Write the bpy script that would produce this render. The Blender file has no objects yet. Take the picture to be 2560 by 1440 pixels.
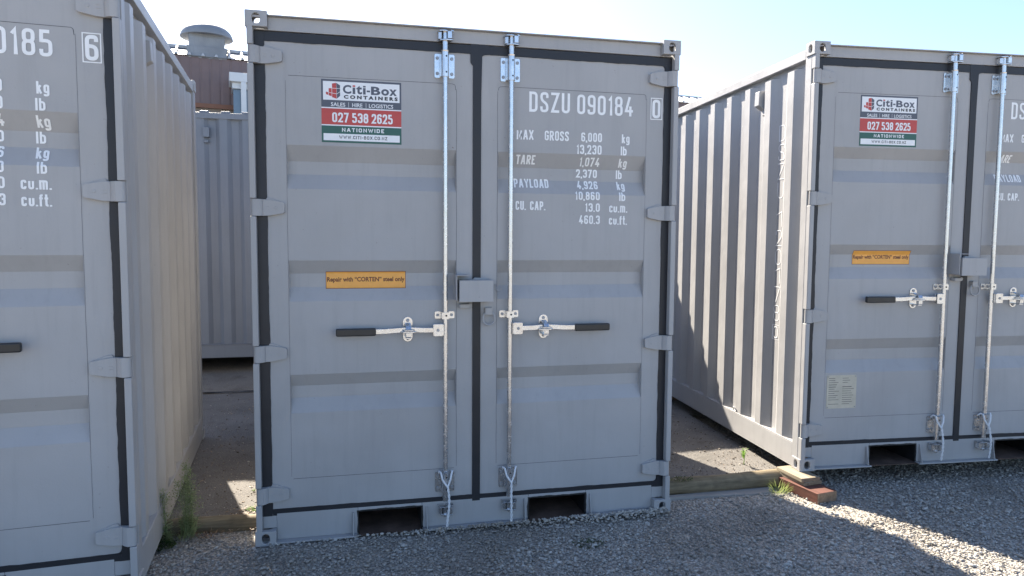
import bpy, bmesh, math, random
import numpy as np
from mathutils import Matrix, Vector
random.seed(7)
rng = np.random.default_rng(11)
PI = math.pi
SC = bpy.context.scene
COL = SC.collection

# ------------------------------------------------------------------ camera
CAM = (0.48279, -3.56028, 1.53673)
RIGHT = (0.97564, -0.21928, 0.00643)
UP = (0.00964, 0.07216, 0.99735)
FWD = (0.21916, 0.97299, -0.07251)
cd = bpy.data.cameras.new('camera')
cam = bpy.data.objects.new('camera', cd)
COL.objects.link(cam)
cd.sensor_width = 36.0
cd.lens = 1758.5 / 2560 * 36.0
cd.clip_start = 0.05
cd.clip_end = 2000
cam.matrix_world = Matrix(((RIGHT[0], UP[0], -FWD[0], CAM[0]), (RIGHT[1], UP[1], -FWD[1], CAM[1]),
                           (RIGHT[2], UP[2], -FWD[2], CAM[2]), (0, 0, 0, 1)))
SC.camera = cam

# ------------------------------------------------------------------ light
SUN_EL = math.radians(38.6)
SUN_AZ = math.radians(-17.9)          # from +Y, clockwise towards +X
sdir = Vector((math.sin(SUN_AZ) * math.cos(SUN_EL), math.cos(SUN_AZ) * math.cos(SUN_EL), math.sin(SUN_EL)))
world = bpy.data.worlds.new('World')
SC.world = world
world.use_nodes = True
nt = world.node_tree
for n in list(nt.nodes):
    nt.nodes.remove(n)
sky = nt.nodes.new('ShaderNodeTexSky')
sky.sky_type = 'NISHITA'
sky.sun_disc = False
sky.sun_elevation = SUN_EL
sky.sun_rotation = SUN_AZ
sky.air_density = 1.0
sky.dust_density = 1.0
sky.ozone_density = 1.0
bg = nt.nodes.new('ShaderNodeBackground')
bg.inputs['Strength'].default_value = 0.068
wo = nt.nodes.new('ShaderNodeOutputWorld')
tint = nt.nodes.new('ShaderNodeMix')                     # a clear, slightly bluer day
tint.data_type = 'RGBA'
tint.blend_type = 'MULTIPLY'
tint.inputs[0].default_value = 1.0
nt.links.new(sky.outputs[0], tint.inputs[6])
tint.inputs[7].default_value = (0.84, 0.885, 1.0, 1)
nt.links.new(tint.outputs[2], bg.inputs['Color'])
nt.links.new(bg.outputs[0], wo.inputs['Surface'])
sl = bpy.data.lights.new('sun', 'SUN')
sl.energy = 4.1
sl.angle = math.radians(0.53)
sl.color = (1.0, 0.91, 0.78)
so = bpy.data.objects.new('sun', sl)
COL.objects.link(so)
so.rotation_euler = (-sdir).to_track_quat('-Z', 'Y').to_euler()
so.location = (-8, 18, 20)
SC.view_settings.view_transform = 'Standard'
SC.view_settings.look = 'None'
SC.view_settings.exposure = 2.15
SC.view_settings.gamma = 1.0
SC.view_settings.use_curve_mapping = False
SC.render.engine = 'CYCLES'
SC.cycles.max_bounces = 8
SC.cycles.use_denoising = True


# ------------------------------------------------------------------ materials
def new_mat(name):
    m = bpy.data.materials.new(name)
    m.use_nodes = True
    t = m.node_tree
    b = t.nodes['Principled BSDF']
    return m, t, b


def nd(t, typ, **kw):
    n = t.nodes.new(typ)
    for k, v in kw.items():
        if k in n.inputs:
            n.inputs[k].default_value = v
        else:
            setattr(n, k, v)
    return n


def coords(t, scale=(1, 1, 1), kind='Object'):
    tc = nd(t, 'ShaderNodeTexCoord')
    mp = nd(t, 'ShaderNodeMapping')
    mp.inputs['Scale'].default_value = scale
    t.links.new(tc.outputs[kind], mp.inputs['Vector'])
    return mp.outputs[0]


def ramp(t, fac, stops, interp='LINEAR'):
    r = nd(t, 'ShaderNodeValToRGB')
    r.color_ramp.interpolation = interp
    e = r.color_ramp.elements
    e[0].position, e[0].color = stops[0][0], (*stops[0][1], 1)
    e[1].position, e[1].color = stops[-1][0], (*stops[-1][1], 1)
    for p, c in stops[1:-1]:
        x = e.new(p)
        x.color = (*c, 1)
    t.links.new(fac, r.inputs['Fac'])
    return r.outputs['Color']


def noise(t, vec, scale, detail=4, rough=0.55):
    n = nd(t, 'ShaderNodeTexNoise')
    n.inputs['Scale'].default_value = scale
    n.inputs['Detail'].default_value = detail
    n.inputs['Roughness'].default_value = rough
    t.links.new(vec, n.inputs['Vector'])
    return n.outputs['Fac']


def mixc(t, fac, a, b):
    n = nd(t, 'ShaderNodeMix', data_type='RGBA')
    if isinstance(fac, (int, float)):
        n.inputs['Factor'].default_value = fac
    else:
        t.links.new(fac, n.inputs['Factor'])
    for s, v in (('A', a), ('B', b)):
        i = [x for x in n.inputs if x.name == s and x.type == 'RGBA'][0]
        if isinstance(v, tuple):
            i.default_value = (*v, 1)
        else:
            t.links.new(v, i)
    return [x for x in n.outputs if x.type == 'RGBA'][0]


def bump(t, b, h, strength=0.3, dist=0.01):
    n = nd(t, 'ShaderNodeBump')
    n.inputs['Strength'].default_value = strength
    n.inputs['Distance'].default_value = dist
    t.links.new(h, n.inputs['Height'])
    t.links.new(n.outputs[0], b.inputs['Normal'])


def paint(name, col, rough=0.45, var=0.05, grime=True, spec=0.45):
    m, t, b = new_mat(name)
    v = coords(t)
    n1 = noise(t, v, 2.3, 5)
    lo = tuple(c * (1 - var * 1.6) for c in col)
    hi = tuple(min(1, c * (1 + var)) for c in col)
    c = ramp(t, n1, [(0.3, lo), (0.7, hi)])
    if grime:
        vs = coords(t, (9, 9, 0.7))
        n2 = noise(t, vs, 3.0, 6, 0.65)                  # rain streaks running down
        f = ramp(t, n2, [(0.50, (0, 0, 0)), (0.8, (0.34, 0.34, 0.34))])
        c = mixc(t, f, c, tuple(x * 0.72 for x in col))
        n3 = noise(t, v, 55, 3, 0.6)                     # tiny specks of dirt
        f3 = ramp(t, n3, [(0.71, (0, 0, 0)), (0.78, (0.5, 0.5, 0.5))])
        c = mixc(t, f3, c, (0.16, 0.13, 0.10))
        n6 = noise(t, v, 14, 8, 0.72)                    # sparse chips gone to rust
        f6 = ramp(t, n6, [(0.735, (0, 0, 0)), (0.76, (0.8, 0.8, 0.8))])
        c = mixc(t, f6, c, (0.11, 0.055, 0.03))
        n7 = noise(t, v, 0.9, 6, 0.6)                    # chalky, faded areas
        f7 = ramp(t, n7, [(0.5, (0, 0, 0)), (0.75, (0.3, 0.3, 0.3))])
        c = mixc(t, f7, c, tuple(min(1, x * 1.14 + .02) for x in col))
    t.links.new(c, b.inputs['Base Color'])
    r = ramp(t, n1, [(0.2, (rough - 0.07,) * 3), (0.8, (rough + 0.1,) * 3)])
    t.links.new(r, b.inputs['Roughness'])
    b.inputs['Specular IOR Level'].default_value = spec
    n4 = noise(t, v, 130, 2)
    n5 = noise(t, v, 5, 2)
    ad = nd(t, 'ShaderNodeMath', operation='MULTIPLY_ADD')
    t.links.new(n5, ad.inputs[0])
    ad.inputs[1].default_value = 14.0
    t.links.new(n4, ad.inputs[2])
    bump(t, b, ad.outputs[0], 0.16, 0.002)
    return m


def plain(name, col, rough=0.5, metal=0.0, spec=0.5, var=0.0, scale=30):
    m, t, b = new_mat(name)
    b.inputs['Roughness'].default_value = rough
    b.inputs['Metallic'].default_value = metal
    b.inputs['Specular IOR Level'].default_value = spec
    v = coords(t)
    n = noise(t, v, scale, 4)
    c = ramp(t, n, [(0.3, tuple(x * (1 - var) for x in col)), (0.7, tuple(min(1, x * (1 + var)) for x in col))])
    t.links.new(c, b.inputs['Base Color'])
    return m


M = {}
GREY = (0.386, 0.380, 0.376)
M['paint'] = paint('grey_container_paint', GREY)
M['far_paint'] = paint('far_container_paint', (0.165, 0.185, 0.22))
M['white'] = plain('white_vinyl_lettering', (0.86, 0.86, 0.85), 0.4, var=0.03)
M['rubber'] = paint('black_rubber_seal', (0.022, 0.023, 0.028), 0.42, 0.1, False, 0.4)
M['seam'] = plain('dark_seam_line', (0.10, 0.105, 0.115), 0.6, var=0.3, scale=60)
M['grip'] = plain('black_plastic_grip', (0.02, 0.02, 0.021), 0.38, var=0.2)
M['black'] = plain('black_bitumen_paint', (0.012, 0.012, 0.013), 0.55, var=0.4, scale=40)
M['slate'] = plain('sticker_slate', (0.085, 0.09, 0.115), 0.35, var=0.03)
M['red'] = plain('sticker_red', (0.50, 0.055, 0.045), 0.35, var=0.03)
M['green'] = plain('sticker_green', (0.02, 0.10, 0.075), 0.35, var=0.03)
M['stwhite'] = plain('sticker_white', (0.82, 0.82, 0.82), 0.35, var=0.02)
M['amber'] = plain('sticker_amber', (0.86, 0.40, 0.08), 0.4, var=0.05)
M['brownink'] = plain('sticker_brown_ink', (0.13, 0.035, 0.015), 0.5, var=0.05)
M['rope'] = plain('white_rope', (0.74, 0.75, 0.76), 0.8, var=0.12, scale=200)
M['plate'] = plain('cream_data_plate', (0.52, 0.48, 0.385), 0.45, var=0.08, scale=20)
M['ink'] = plain('black_print', (0.04, 0.04, 0.045), 0.5, var=0.1)


def galvanised():
    m, t, b = new_mat('galvanised_steel')
    v = coords(t)
    n1 = noise(t, v, 28, 5, 0.6)
    c = ramp(t, n1, [(0.25, (0.52, 0.525, 0.535)), (0.6, (0.67, 0.675, 0.685))])
    vs = coords(t, (34, 34, 2.2))
    n2 = noise(t, vs, 2.0, 5, 0.7)
    f = ramp(t, n2, [(0.58, (0, 0, 0)), (0.80, (0.35, 0.35, 0.35))])
    c = mixc(t, f, c, (0.24, 0.23, 0.22))
    t.links.new(c, b.inputs['Base Color'])
    b.inputs['Metallic'].default_value = 0.9
    r = ramp(t, n1, [(0.2, (0.16,) * 3), (0.8, (0.34,) * 3)])
    t.links.new(r, b.inputs['Roughness'])
    bump(t, b, n2, 0.25, 0.002)
    return m


M['galv'] = galvanised()
M['bolt'] = plain('dull_zinc_bolt', (0.33, 0.34, 0.36), 0.5, 0.7, var=0.2)


def pad_mat():
    m, t, b = new_mat('old_sealed_pad')
    v = coords(t)
    n1 = noise(t, v, 1.6, 6, 0.6)
    c = ramp(t, n1, [(0.3, (0.122, 0.115, 0.106)), (0.7, (0.198, 0.187, 0.173))])
    vo = nd(t, 'ShaderNodeTexVoronoi')
    vo.inputs['Scale'].default_value = 95
    t.links.new(v, vo.inputs['Vector'])
    f = ramp(t, vo.outputs['Distance'], [(0.1, (0.75, 0.75, 0.75)), (0.42, (0, 0, 0))])
    chip = mixc(t, vo.outputs['Color'], (0.17, 0.14, 0.12), (0.42, 0.37, 0.31))
    c = mixc(t, f, c, chip)
    n2 = noise(t, v, 5.5, 5, 0.65)
    f2 = ramp(t, n2, [(0.52, (0, 0, 0)), (0.72, (0.6, 0.6, 0.6))])
    c = mixc(t, f2, c, (0.09, 0.08, 0.068))
    t.links.new(c, b.inputs['Base Color'])
    b.inputs['Roughness'].default_value = 0.9
    b.inputs['Specular IOR Level'].default_value = 0.2
    inv = nd(t, 'ShaderNodeMath', operation='SUBTRACT')
    inv.inputs[0].default_value = 1.0
    t.links.new(vo.outputs['Distance'], inv.inputs[1])
    bump(t, b, inv.outputs[0], 0.7, 0.004)
    return m


M['pad'] = pad_mat()


def ground_mat():
    m, t, b = new_mat('gravel_bed')
    v = coords(t)
    vo = nd(t, 'ShaderNodeTexVoronoi')
    vo.inputs['Scale'].default_value = 75
    t.links.new(v, vo.inputs['Vector'])
    n1 = noise(t, v, 1.1, 5)
    c = mixc(t, vo.outputs['Color'], (0.36, 0.328, 0.282), (0.70, 0.645, 0.555))
    f = ramp(t, vo.outputs['Distance'], [(0.2, (0, 0, 0)), (0.7, (0.85, 0.85, 0.85))])
    c = mixc(t, f, c, (0.16, 0.145, 0.125))
    f1 = ramp(t, n1, [(0.45, (0, 0, 0)), (0.7, (0.4, 0.4, 0.4))])
    c = mixc(t, f1, c, (0.33, 0.28, 0.22))
    t.links.new(c, b.inputs['Base Color'])
    b.inputs['Roughness'].default_value = 0.9
    inv = nd(t, 'ShaderNodeMath', operation='SUBTRACT')
    inv.inputs[0].default_value = 1.0
    t.links.new(vo.outputs['Distance'], inv.inputs[1])
    bump(t, b, inv.outputs[0], 1.0, 0.008)
    return m


M['ground'] = ground_mat()


def stone_mat():
    m, t, b = new_mat('gravel_stones')
    g = nd(t, 'ShaderNodeNewGeometry')
    c = ramp(t, g.outputs['Random Per Island'],
             [(0.0, (0.15, 0.135, 0.118)), (0.25, (0.34, 0.32, 0.285)), (0.5, (0.45, 0.425, 0.38)), (0.7, (0.39, 0.33, 0.26)),
              (0.88, (0.50, 0.475, 0.425)), (1.0, (0.62, 0.59, 0.53))])
    v = coords(t)
    n1 = noise(t, v, 150, 3)
    f = ramp(t, n1, [(0.4, (0, 0, 0)), (0.75, (0.5, 0.5, 0.5))])
    c = mixc(t, f, c, (0.38, 0.355, 0.32))
    n2 = noise(t, v, 1.3, 4)
    f2 = ramp(t, n2, [(0.46, (0, 0, 0)), (0.62, (0.62, 0.62, 0.62))])
    c = mixc(t, f2, c, (0.235, 0.20, 0.158))
    t.links.new(c, b.inputs['Base Color'])
    b.inputs['Roughness'].default_value = 0.75
    return m


M['stone'] = stone_mat()


def grit_mat():
    m, t, b = new_mat('pad_grit')
    g = nd(t, 'ShaderNodeNewGeometry')
    c = ramp(t, g.outputs['Random Per Island'],
             [(0.0, (0.10, 0.075, 0.05)), (0.4, (0.20, 0.16, 0.12)), (0.75, (0.33, 0.28, 0.23)), (1.0, (0.52, 0.48, 0.42))])
    t.links.new(c, b.inputs['Base Color'])
    b.inputs['Roughness'].default_value = 0.85
    return m


M['grit'] = grit_mat()


def wood_mat(name, a, bcol, scale=(3, 60, 60)):
    m, t, b = new_mat(name)
    v = coords(t, scale)
    n1 = noise(t, v, 1.0, 6, 0.6)
    c = ramp(t, n1, [(0.3, a), (0.7, bcol)])
    n2 = noise(t, coords(t), 9, 5, 0.6)
    f = ramp(t, n2, [(0.5, (0, 0, 0)), (0.75, (0.55, 0.55, 0.55))])
    c = mixc(t, f, c, tuple(x * 0.5 for x in a))
    t.links.new(c, b.inputs['Base Color'])
    b.inputs['Roughness'].default_value = 0.8
    bump(t, b, n1, 0.5, 0.004)
    return m


M['log'] = wood_mat('weathered_log', (0.12, 0.092, 0.052), (0.27, 0.21, 0.125))
M['plank'] = wood_mat('pale_plank', (0.25, 0.20, 0.13), (0.43, 0.36, 0.255), (60, 3, 60))
M['endgrain'] = wood_mat('timber_end_grain', (0.16, 0.105, 0.065), (0.32, 0.22, 0.14), (40, 40, 40))
M['redwood'] = wood_mat('red_painted_timber', (0.105, 0.040, 0.027), (0.175, 0.064, 0.042), (60, 3, 60))


def leaf_mat(name, a, bcol):
    m, t, b = new_mat(name)
    g = nd(t, 'ShaderNodeNewGeometry')
    c = ramp(t, g.outputs['Random Per Island'], [(0.0, a), (1.0, bcol)])
    t.links.new(c, b.inputs['Base Color'])
    b.inputs['Roughness'].default_value = 0.55
    b.inputs['Transmission Weight'].default_value = 0.0
    tr = nd(t, 'ShaderNodeBsdfTranslucent')
    t.links.new(c, tr.inputs['Color'])
    mx = nd(t, 'ShaderNodeMixShader')
    mx.inputs[0].default_value = 0.4
    out = t.nodes['Material Output']
    t.links.new(b.outputs[0], mx.inputs[1])
    t.links.new(tr.outputs[0], mx.inputs[2])
    t.links.new(mx.outputs[0], out.inputs['Surface'])
    return m


M['weed'] = leaf_mat('dull_weed', (0.20, 0.27, 0.11), (0.40, 0.46, 0.24))
M['fresh'] = leaf_mat('fresh_leaf', (0.13, 0.26, 0.04), (0.28, 0.45, 0.09))
M['grass'] = leaf_mat('grass_blade', (0.17, 0.24, 0.06), (0.38, 0.42, 0.17))
M['moss'] = leaf_mat('moss', (0.045, 0.075, 0.02), (0.12, 0.17, 0.05))
M['litter'] = leaf_mat('dry_litter', (0.16, 0.075, 0.035), (0.42, 0.30, 0.19))
M['brown'] = paint('brown_cladding', (0.20, 0.145, 0.138), 0.6, 0.08, False)
M['flash'] = paint('rust_flashing', (0.26, 0.12, 0.07), 0.6, 0.1, False)
M['wallpale'] = paint('pale_lower_wall', (0.30, 0.25, 0.21), 0.7, 0.08, False)
M['roofmetal'] = plain('zinc_roof', (0.46, 0.47, 0.48), 0.45, 0.3, var=0.1, scale=5)
M['vent'] = paint('ventilator_grey', (0.26, 0.28, 0.30), 0.55, 0.15)
M['whitepaint'] = paint('white_joinery', (0.70, 0.72, 0.72), 0.45, 0.04, False)
M['pane'] = plain('blue_glass', (0.12, 0.17, 0.22), 0.08, 0.0, 0.8, 0.1, 3)
M['concrete'] = paint('pale_concrete', (0.34, 0.32, 0.29), 0.9, 0.15)


# ------------------------------------------------------------------ mesh builder
class MB:
    def __init__(s):
        s.v, s.f, s.m = [], [], []

    def add(s, vs, fs, m=0):
        o = len(s.v)
        s.v += [tuple(p) for p in vs]
        for f in fs:
            s.f.append([o + i for i in f])
            s.m.append(m)

    def box(s, x0, x1, y0, y1, z0, z1, m=0):
        s.add([(x0, y0, z0), (x1, y0, z0), (x1, y1, z0), (x0, y1, z0), (x0, y0, z1), (x1, y0, z1), (x1, y1, z1), (x0, y1, z1)],
              [(0, 3, 2, 1), (4, 5, 6, 7), (0, 1, 5, 4), (1, 2, 6, 5), (2, 3, 7, 6), (3, 0, 4, 7)], m)

    def prism(s, poly, a, b, axis='y', m=0):
        """poly: 2D points; axis y -> (x,z) extruded in y; x -> (y,z) extruded in x; z -> (x,y) extruded in z"""
        def P(q, t):
            return {'y': (q[0], t, q[1]), 'x': (t, q[0], q[1]), 'z': (q[0], q[1], t)}[axis]
        n = len(poly)
        vs = [P(q, a) for q in poly] + [P(q, b) for q in poly]
        fs = [tuple(range(n)), tuple(range(2 * n - 1, n - 1, -1))]
        for i in range(n):
            j = (i + 1) % n
            fs.append((i, n + i, n + j, j))
        s.add(vs, fs, m)

    def cyl(s, p0, p1, r0, r1=None, n=16, m=0, caps=True):
        s.tube([p0, p1], [r0, r0 if r1 is None else r1], n, m, caps)

    def tube(s, pts, r, n=10, m=0, caps=True):
        pts = [Vector(p) for p in pts]
        if not isinstance(r, (list, tuple)):
            r = [r] * len(pts)
        rings = []
        up = None
        for i, p in enumerate(pts):
            d = (pts[min(i + 1, len(pts) - 1)] - pts[max(i - 1, 0)]).normalized()
            if up is None:
                up = Vector((0, 0, 1)) if abs(d.z) < 0.9 else Vector((1, 0, 0))
            a = d.cross(up).normalized()
            b = a.cross(d).normalized()
            up = b
            rings.append([p + (a * math.cos(2 * PI * k / n) + b * math.sin(2 * PI * k / n)) * r[i] for k in range(n)])
        vs = [q for ring in rings for q in ring]
        fs = []
        for i in range(len(pts) - 1):
            for k in range(n):
                k2 = (k + 1) % n
                fs.append((i * n + k, i * n + k2, (i + 1) * n + k2, (i + 1) * n + k))
        if caps:
            fs.append(tuple(range(n - 1, -1, -1)))
            o = (len(pts) - 1) * n
            fs.append(tuple(o + k for k in range(n)))
        s.add(vs, fs, m)

    def lathe(s, prof, c=(0, 0, 0), n=40, m=0):
        vs, fs = [], []
        for r, z in prof:
            for k in range(n):
                vs.append((c[0] + r * math.cos(2 * PI * k / n), c[1] + r * math.sin(2 * PI * k / n), c[2] + z))
        for i in range(len(prof) - 1):
            for k in range(n):
                k2 = (k + 1) % n
                fs.append((i * n + k, i * n + k2, (i + 1) * n + k2, (i + 1) * n + k))
        s.add(vs, fs, m)

    def mesh(s, name, mats, smooth=None, recalc=True):
        me = bpy.data.meshes.new(name)
        me.from_pydata(s.v, [], s.f)
        for q in mats:
            me.materials.append(M[q])
        me.polygons.foreach_set('material_index', s.m)
        if recalc:
            bm = bmesh.new()
            bm.from_mesh(me)
            bmesh.ops.recalc_face_normals(bm, faces=bm.faces)
            bm.to_mesh(me)
            bm.free()
        if smooth:
            me.polygons.foreach_set('use_smooth', [True] * len(me.polygons))
            me.set_sharp_from_angle(angle=math.radians(smooth))
        me.update()
        return me


CACHE = {}


def obj(name, mb, mats, parent=None, bevel=0.0, smooth=None, loc=None, rotz=0, cache=None, recalc=True, seg=2):
    if cache and cache in CACHE:
        me = CACHE[cache]
    else:
        if callable(mb):
            mb = mb()
        me = mb if isinstance(mb, bpy.types.Mesh) else mb.mesh(name, mats, smooth, recalc)
        if cache:
            CACHE[cache] = me
    o = bpy.data.objects.new(name, me)
    COL.objects.link(o)
    if parent:
        o.parent = parent
    if loc:
        o.location = loc
    o.rotation_euler.z = rotz
    if bevel:
        b = o.modifiers.new('bevel', 'BEVEL')
        b.width = bevel
        b.segments = seg
        b.limit_method = 'ANGLE'
        b.angle_limit = math.radians(40)
        b.harden_normals = False
    return o


def empty(name, loc=(0, 0, 0), rotz=0):
    o = bpy.data.objects.new(name, None)
    COL.objects.link(o)
    o.location = loc
    o.rotation_euler.z = rotz
    o.empty_display_size = 0.2
    return o


def tag(o, label=None, cat=None, group=None, kind=None):
    if label:
        o['label'] = label
    if cat:
        o['category'] = cat
    if group:
        o['group'] = group
    if kind:
        o['kind'] = kind
    return o


# ------------------------------------------------------------------ stroke lettering
# glyph = (width, [(closed, [(u,v[,radius])...]), ...]); u,v in 0..1 of the outer box
GL = {
    '0': (.52, [(1, [(0, 0, 1), (1, 0, 1), (1, 1, 1), (0, 1, 1)])]),
    '1': (.30, [(0, [(0, .80), (.9, 1), (.9, 0)])]),
    '2': (.52, [(0, [(0, .72), (0, 1, 1), (1, 1, 1), (1, .58, .6), (0, 0.0), (1, 0)])]),
    '3': (.52, [(0, [(0, .76), (0, 1, 1), (1, 1, 1), (1, .53, .8), (.35, .53)]), (0, [(.35, .53), (1, .53, .8), (1, 0, 1), (0, 0, 1), (0, .24)])]),
    '4': (.54, [(0, [(.55, 1), (0, .24), (1, .24)]), (0, [(.74, .52), (.74, 0)])]),
    '5': (.52, [(0, [(.95, 1), (.06, 1), (.02, .52), (.04, .60, .5), (1, .60, 1), (1, 0, 1), (0, 0, 1), (0, .24)])]),
    '6': (.52, [(0, [(1, .78), (1, 1, 1), (0, 1, 1), (0, 0, 1), (1, 0, 1), (1, .57, 1), (0, .57, .5)])]),
    '7': (.50, [(0, [(0, 1), (1, 1), (.30, 0)])]),
    '8': (.52, [(1, [(0, 0, 1), (1, 0, 1), (1, .53, .8), (0, .53, .8)]), (1, [(.03, .53, .8), (.97, .53, .8), (.97, 1, 1), (.03, 1, 1)])]),
    '9': (.52, [(0, [(0, .22), (0, 0, 1), (1, 0, 1), (1, 1, 1), (0, 1, 1), (0, .43, 1), (1, .43, .5)])]),
    'D': (.52, [(1, [(0, 0), (1, 0, 1), (1, 1, 1), (0, 1)])]),
    'S': (.52, [(0, [(1, .74), (1, 1, 1), (0, 1, 1), (0, .60, .8), (1, .40, .8), (1, 0, 1), (0, 0, 1), (0, .26)])]),
    'Z': (.52, [(0, [(0, 1), (1, 1), (0, 0), (1, 0)])]),
    'U': (.52, [(0, [(0, 1), (0, 0, 1), (1, 0, 1), (1, 1)])]),
    'M': (.66, [(0, [(0, 0), (0, 1), (.5, .25), (1, 1), (1, 0)])]),
    'A': (.58, [(0, [(0, 0), (.42, 1), (.58, 1), (1, 0)]), (0, [(.2, .28), (.8, .28)])]),
    'X': (.56, [(0, [(0, 0), (1, 1)]), (0, [(0, 1), (1, 0)])]),
    'G': (.54, [(0, [(1, .74), (1, 1, 1), (0, 1, 1), (0, 0, 1), (1, 0, 1), (1, .48), (.5, .48)])]),
    'R': (.54, [(0, [(0, 0), (0, 1), (1, 1, 1), (1, .48, 1), (0, .48)]), (0, [(.5, .48), (1, 0)])]),
    'O': (.54, [(1, [(0, 0, 1), (1, 0, 1), (1, 1, 1), (0, 1, 1)])]),
    'T': (.52, [(0, [(0, 1), (1, 1)]), (0, [(.5, 1), (.5, 0)])]),
    'E': (.46, [(0, [(1, 1), (0, 1), (0, 0), (1, 0)]), (0, [(0, .53), (.85, .53)])]),
    'P': (.52, [(0, [(0, 0), (0, 1), (1, 1, 1), (1, .43, 1), (0, .43)])]),
    'Y': (.56, [(0, [(0, 1), (.5, .45), (1, 1)]), (0, [(.5, .5), (.5, 0)])]),
    'L': (.44, [(0, [(0, 1), (0, 0), (1, 0)])]),
    'C': (.52, [(0, [(1, .72), (1, 1, 1), (0, 1, 1), (0, 0, 1), (1, 0, 1), (1, .28)])]),
    'I': (.12, [(0, [(.5, 1), (.5, 0)])]),
    'H': (.54, [(0, [(0, 0), (0, 1)]), (0, [(1, 0), (1, 1)]), (0, [(0, .5), (1, .5)])]),
    'N': (.56, [(0, [(0, 0), (0, 1), (1, 0), (1, 1)])]),
    'W': (.80, [(0, [(0, 1), (.26, 0), (.5, .9), (.74, 0), (1, 1)])]),
    'B': (.52, [(1, [(0, 0), (1, 0, 1), (1, .53, .8), (0, .53)]), (0, [(0, .53), (0, 1), (.95, 1, 1), (.95, .53, .8), (.3, .53)])]),
    'k': (.46, [(0, [(0, 0), (0, 1)]), (0, [(1, .72), (.08, .32)]), (0, [(.38, .46), (1, 0)])]),
    'g': (.48, [(1, [(0, .08, 1), (1, .08, 1), (1, .72, 1), (0, .72, 1)]), (0, [(1, .74), (1, -.24, 1), (0, -.24, 1), (0, -.12)])]),
    'l': (.12, [(0, [(.5, 0), (.5, 1)])]),
    'b': (.48, [(0, [(0, 1), (0, 0), (1, 0, 1), (1, .72, 1), (0, .72)])]),
    'c': (.46, [(0, [(1, .52), (1, .72, 1), (0, .72, 1), (0, 0, 1), (1, 0, 1), (1, .2)])]),
    'u': (.48, [(0, [(0, .72), (0, 0, 1), (1, 0, 1), (1, .72)])]),
    'm': (.70, [(0, [(0, 0), (0, .72), (.5, .72, .6), (.5, 0)]), (0, [(.5, .66), (.5, .72), (1, .72, 1), (1, 0)])]),
    'f': (.32, [(0, [(1, 1), (.35, 1, .6), (.35, 0)]), (0, [(0, .70), (1, .70)])]),
    't': (.32, [(0, [(.4, 1), (.4, 0, .6), (1, 0)]), (0, [(0, .70), (1, .70)])]),
    '.': (.12, [(0, [(.5, 0), (.5, .06)])]),
    ',': (.12, [(0, [(.7, .06), (.3, -.12)])]),
    '-': (.30, [(0, [(0, .45), (1, .45)])]),
    '|': (.05, [(0, [(.5, 1.08), (.5, -.08)])]),
}


def round_poly(pts, closed, R):
    out = []
    n = len(pts)
    for i, p in enumerate(pts):
        q = Vector(p[:2])
        r = (p[2] if len(p) > 2 else 0) * R
        if r <= 0 or (not closed and i in (0, n - 1)):
            out.append(q)
            continue
        a = Vector(pts[(i - 1) % n][:2])
        b = Vector(pts[(i + 1) % n][:2])
        da, db = a - q, b - q
        la, lb = da.length, db.length
        d = min(r, la * 0.499, lb * 0.499)
        p0, p1 = q + da.normalized() * d, q + db.normalized() * d
        for k in range(6):
            s = k / 5
            out.append(p0 * (1 - s) ** 2 + q * 2 * s * (1 - s) + p1 * s * s)
    res = [out[0]]
    for q in out[1:]:
        if (q - res[-1]).length > 1e-5:
            res.append(q)
    if closed and (res[0] - res[-1]).length < 1e-5:
        res.pop()
    return res


def ribbon(path, closed, t):
    """2D polyline -> list of quads (each 4 Vectors), half width t, mitred"""
    n = len(path)
    L, Rr = [], []
    for i in range(n):
        p = path[i]
        a = path[(i - 1) % n] if (closed or i > 0) else None
        b = path[(i + 1) % n] if (closed or i < n - 1) else None
        d0 = (p - a).normalized() if a is not None else (b - p).normalized()
        d1 = (b - p).normalized() if b is not None else d0
        n0, n1 = Vector((-d0.y, d0.x)), Vector((-d1.y, d1.x))
        mm = n0 + n1
        if mm.length < 0.35:
            mm = n0
            k = 1.0
        else:
            mm.normalize()
            k = min(1 / max(mm.dot(n0), 0.3), 1.9)
        L.append(p + mm * t * k)
        Rr.append(p - mm * t * k)
    rg = range(n) if closed else range(n - 1)
    return [(L[i], L[(i + 1) % n], Rr[(i + 1) % n], Rr[i]) for i in rg]


def glyph_quads(ch, x, z, w, h, t, rad):
    out = []
    for closed, pts in GL[ch][1]:
        pp = []
        for p in pts:
            q = [x + t + p[0] * (w - 2 * t), z + t + p[1] * (h - 2 * t)]
            if len(p) > 2:
                q.append(p[2])
            pp.append(tuple(q))
        if not closed:                                   # square caps
            for i, j in ((0, 1), (-1, -2)):
                a, b = Vector(pp[i][:2]), Vector(pp[j][:2])
                d = (a - b).normalized()
                u, v = pts[i][:2]
                if (v < .02 and d.y < -.6) or (v > .98 and d.y > .6) or (u < .02 and d.x < -.6) or (u > .98 and d.x > .6):
                    a = a + d * t
                    pp[i] = (a.x, a.y)
        path = round_poly(pp, bool(closed), rad)
        out.append(ribbon(path, bool(closed), t))
    return out


def text_quads(txt, x0, x1, z0, z1, t, gap=None, rad=0.5, space=.35):
    """lay text in the box; returns list of strokes, each a list of quads"""
    h = z1 - z0
    gap = gap if gap is not None else 0.13
    ws = [(space if c == ' ' else GL[c][0]) for c in txt]
    tot = sum(ws) + gap * (len(txt) - 1)
    k = (x1 - x0) / tot
    x = x0
    res = []
    for c, w in zip(txt, ws):
        if c != ' ':
            gw = w * k
            if gw < 2.02 * t:
                x_ = x + gw / 2 - 1.01 * t
                gw = 2.02 * t
            else:
                x_ = x
            res += glyph_quads(c, x_, z0, gw, h, t, rad * min(gw, h))
        x += (w + gap) * k
    return res


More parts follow.
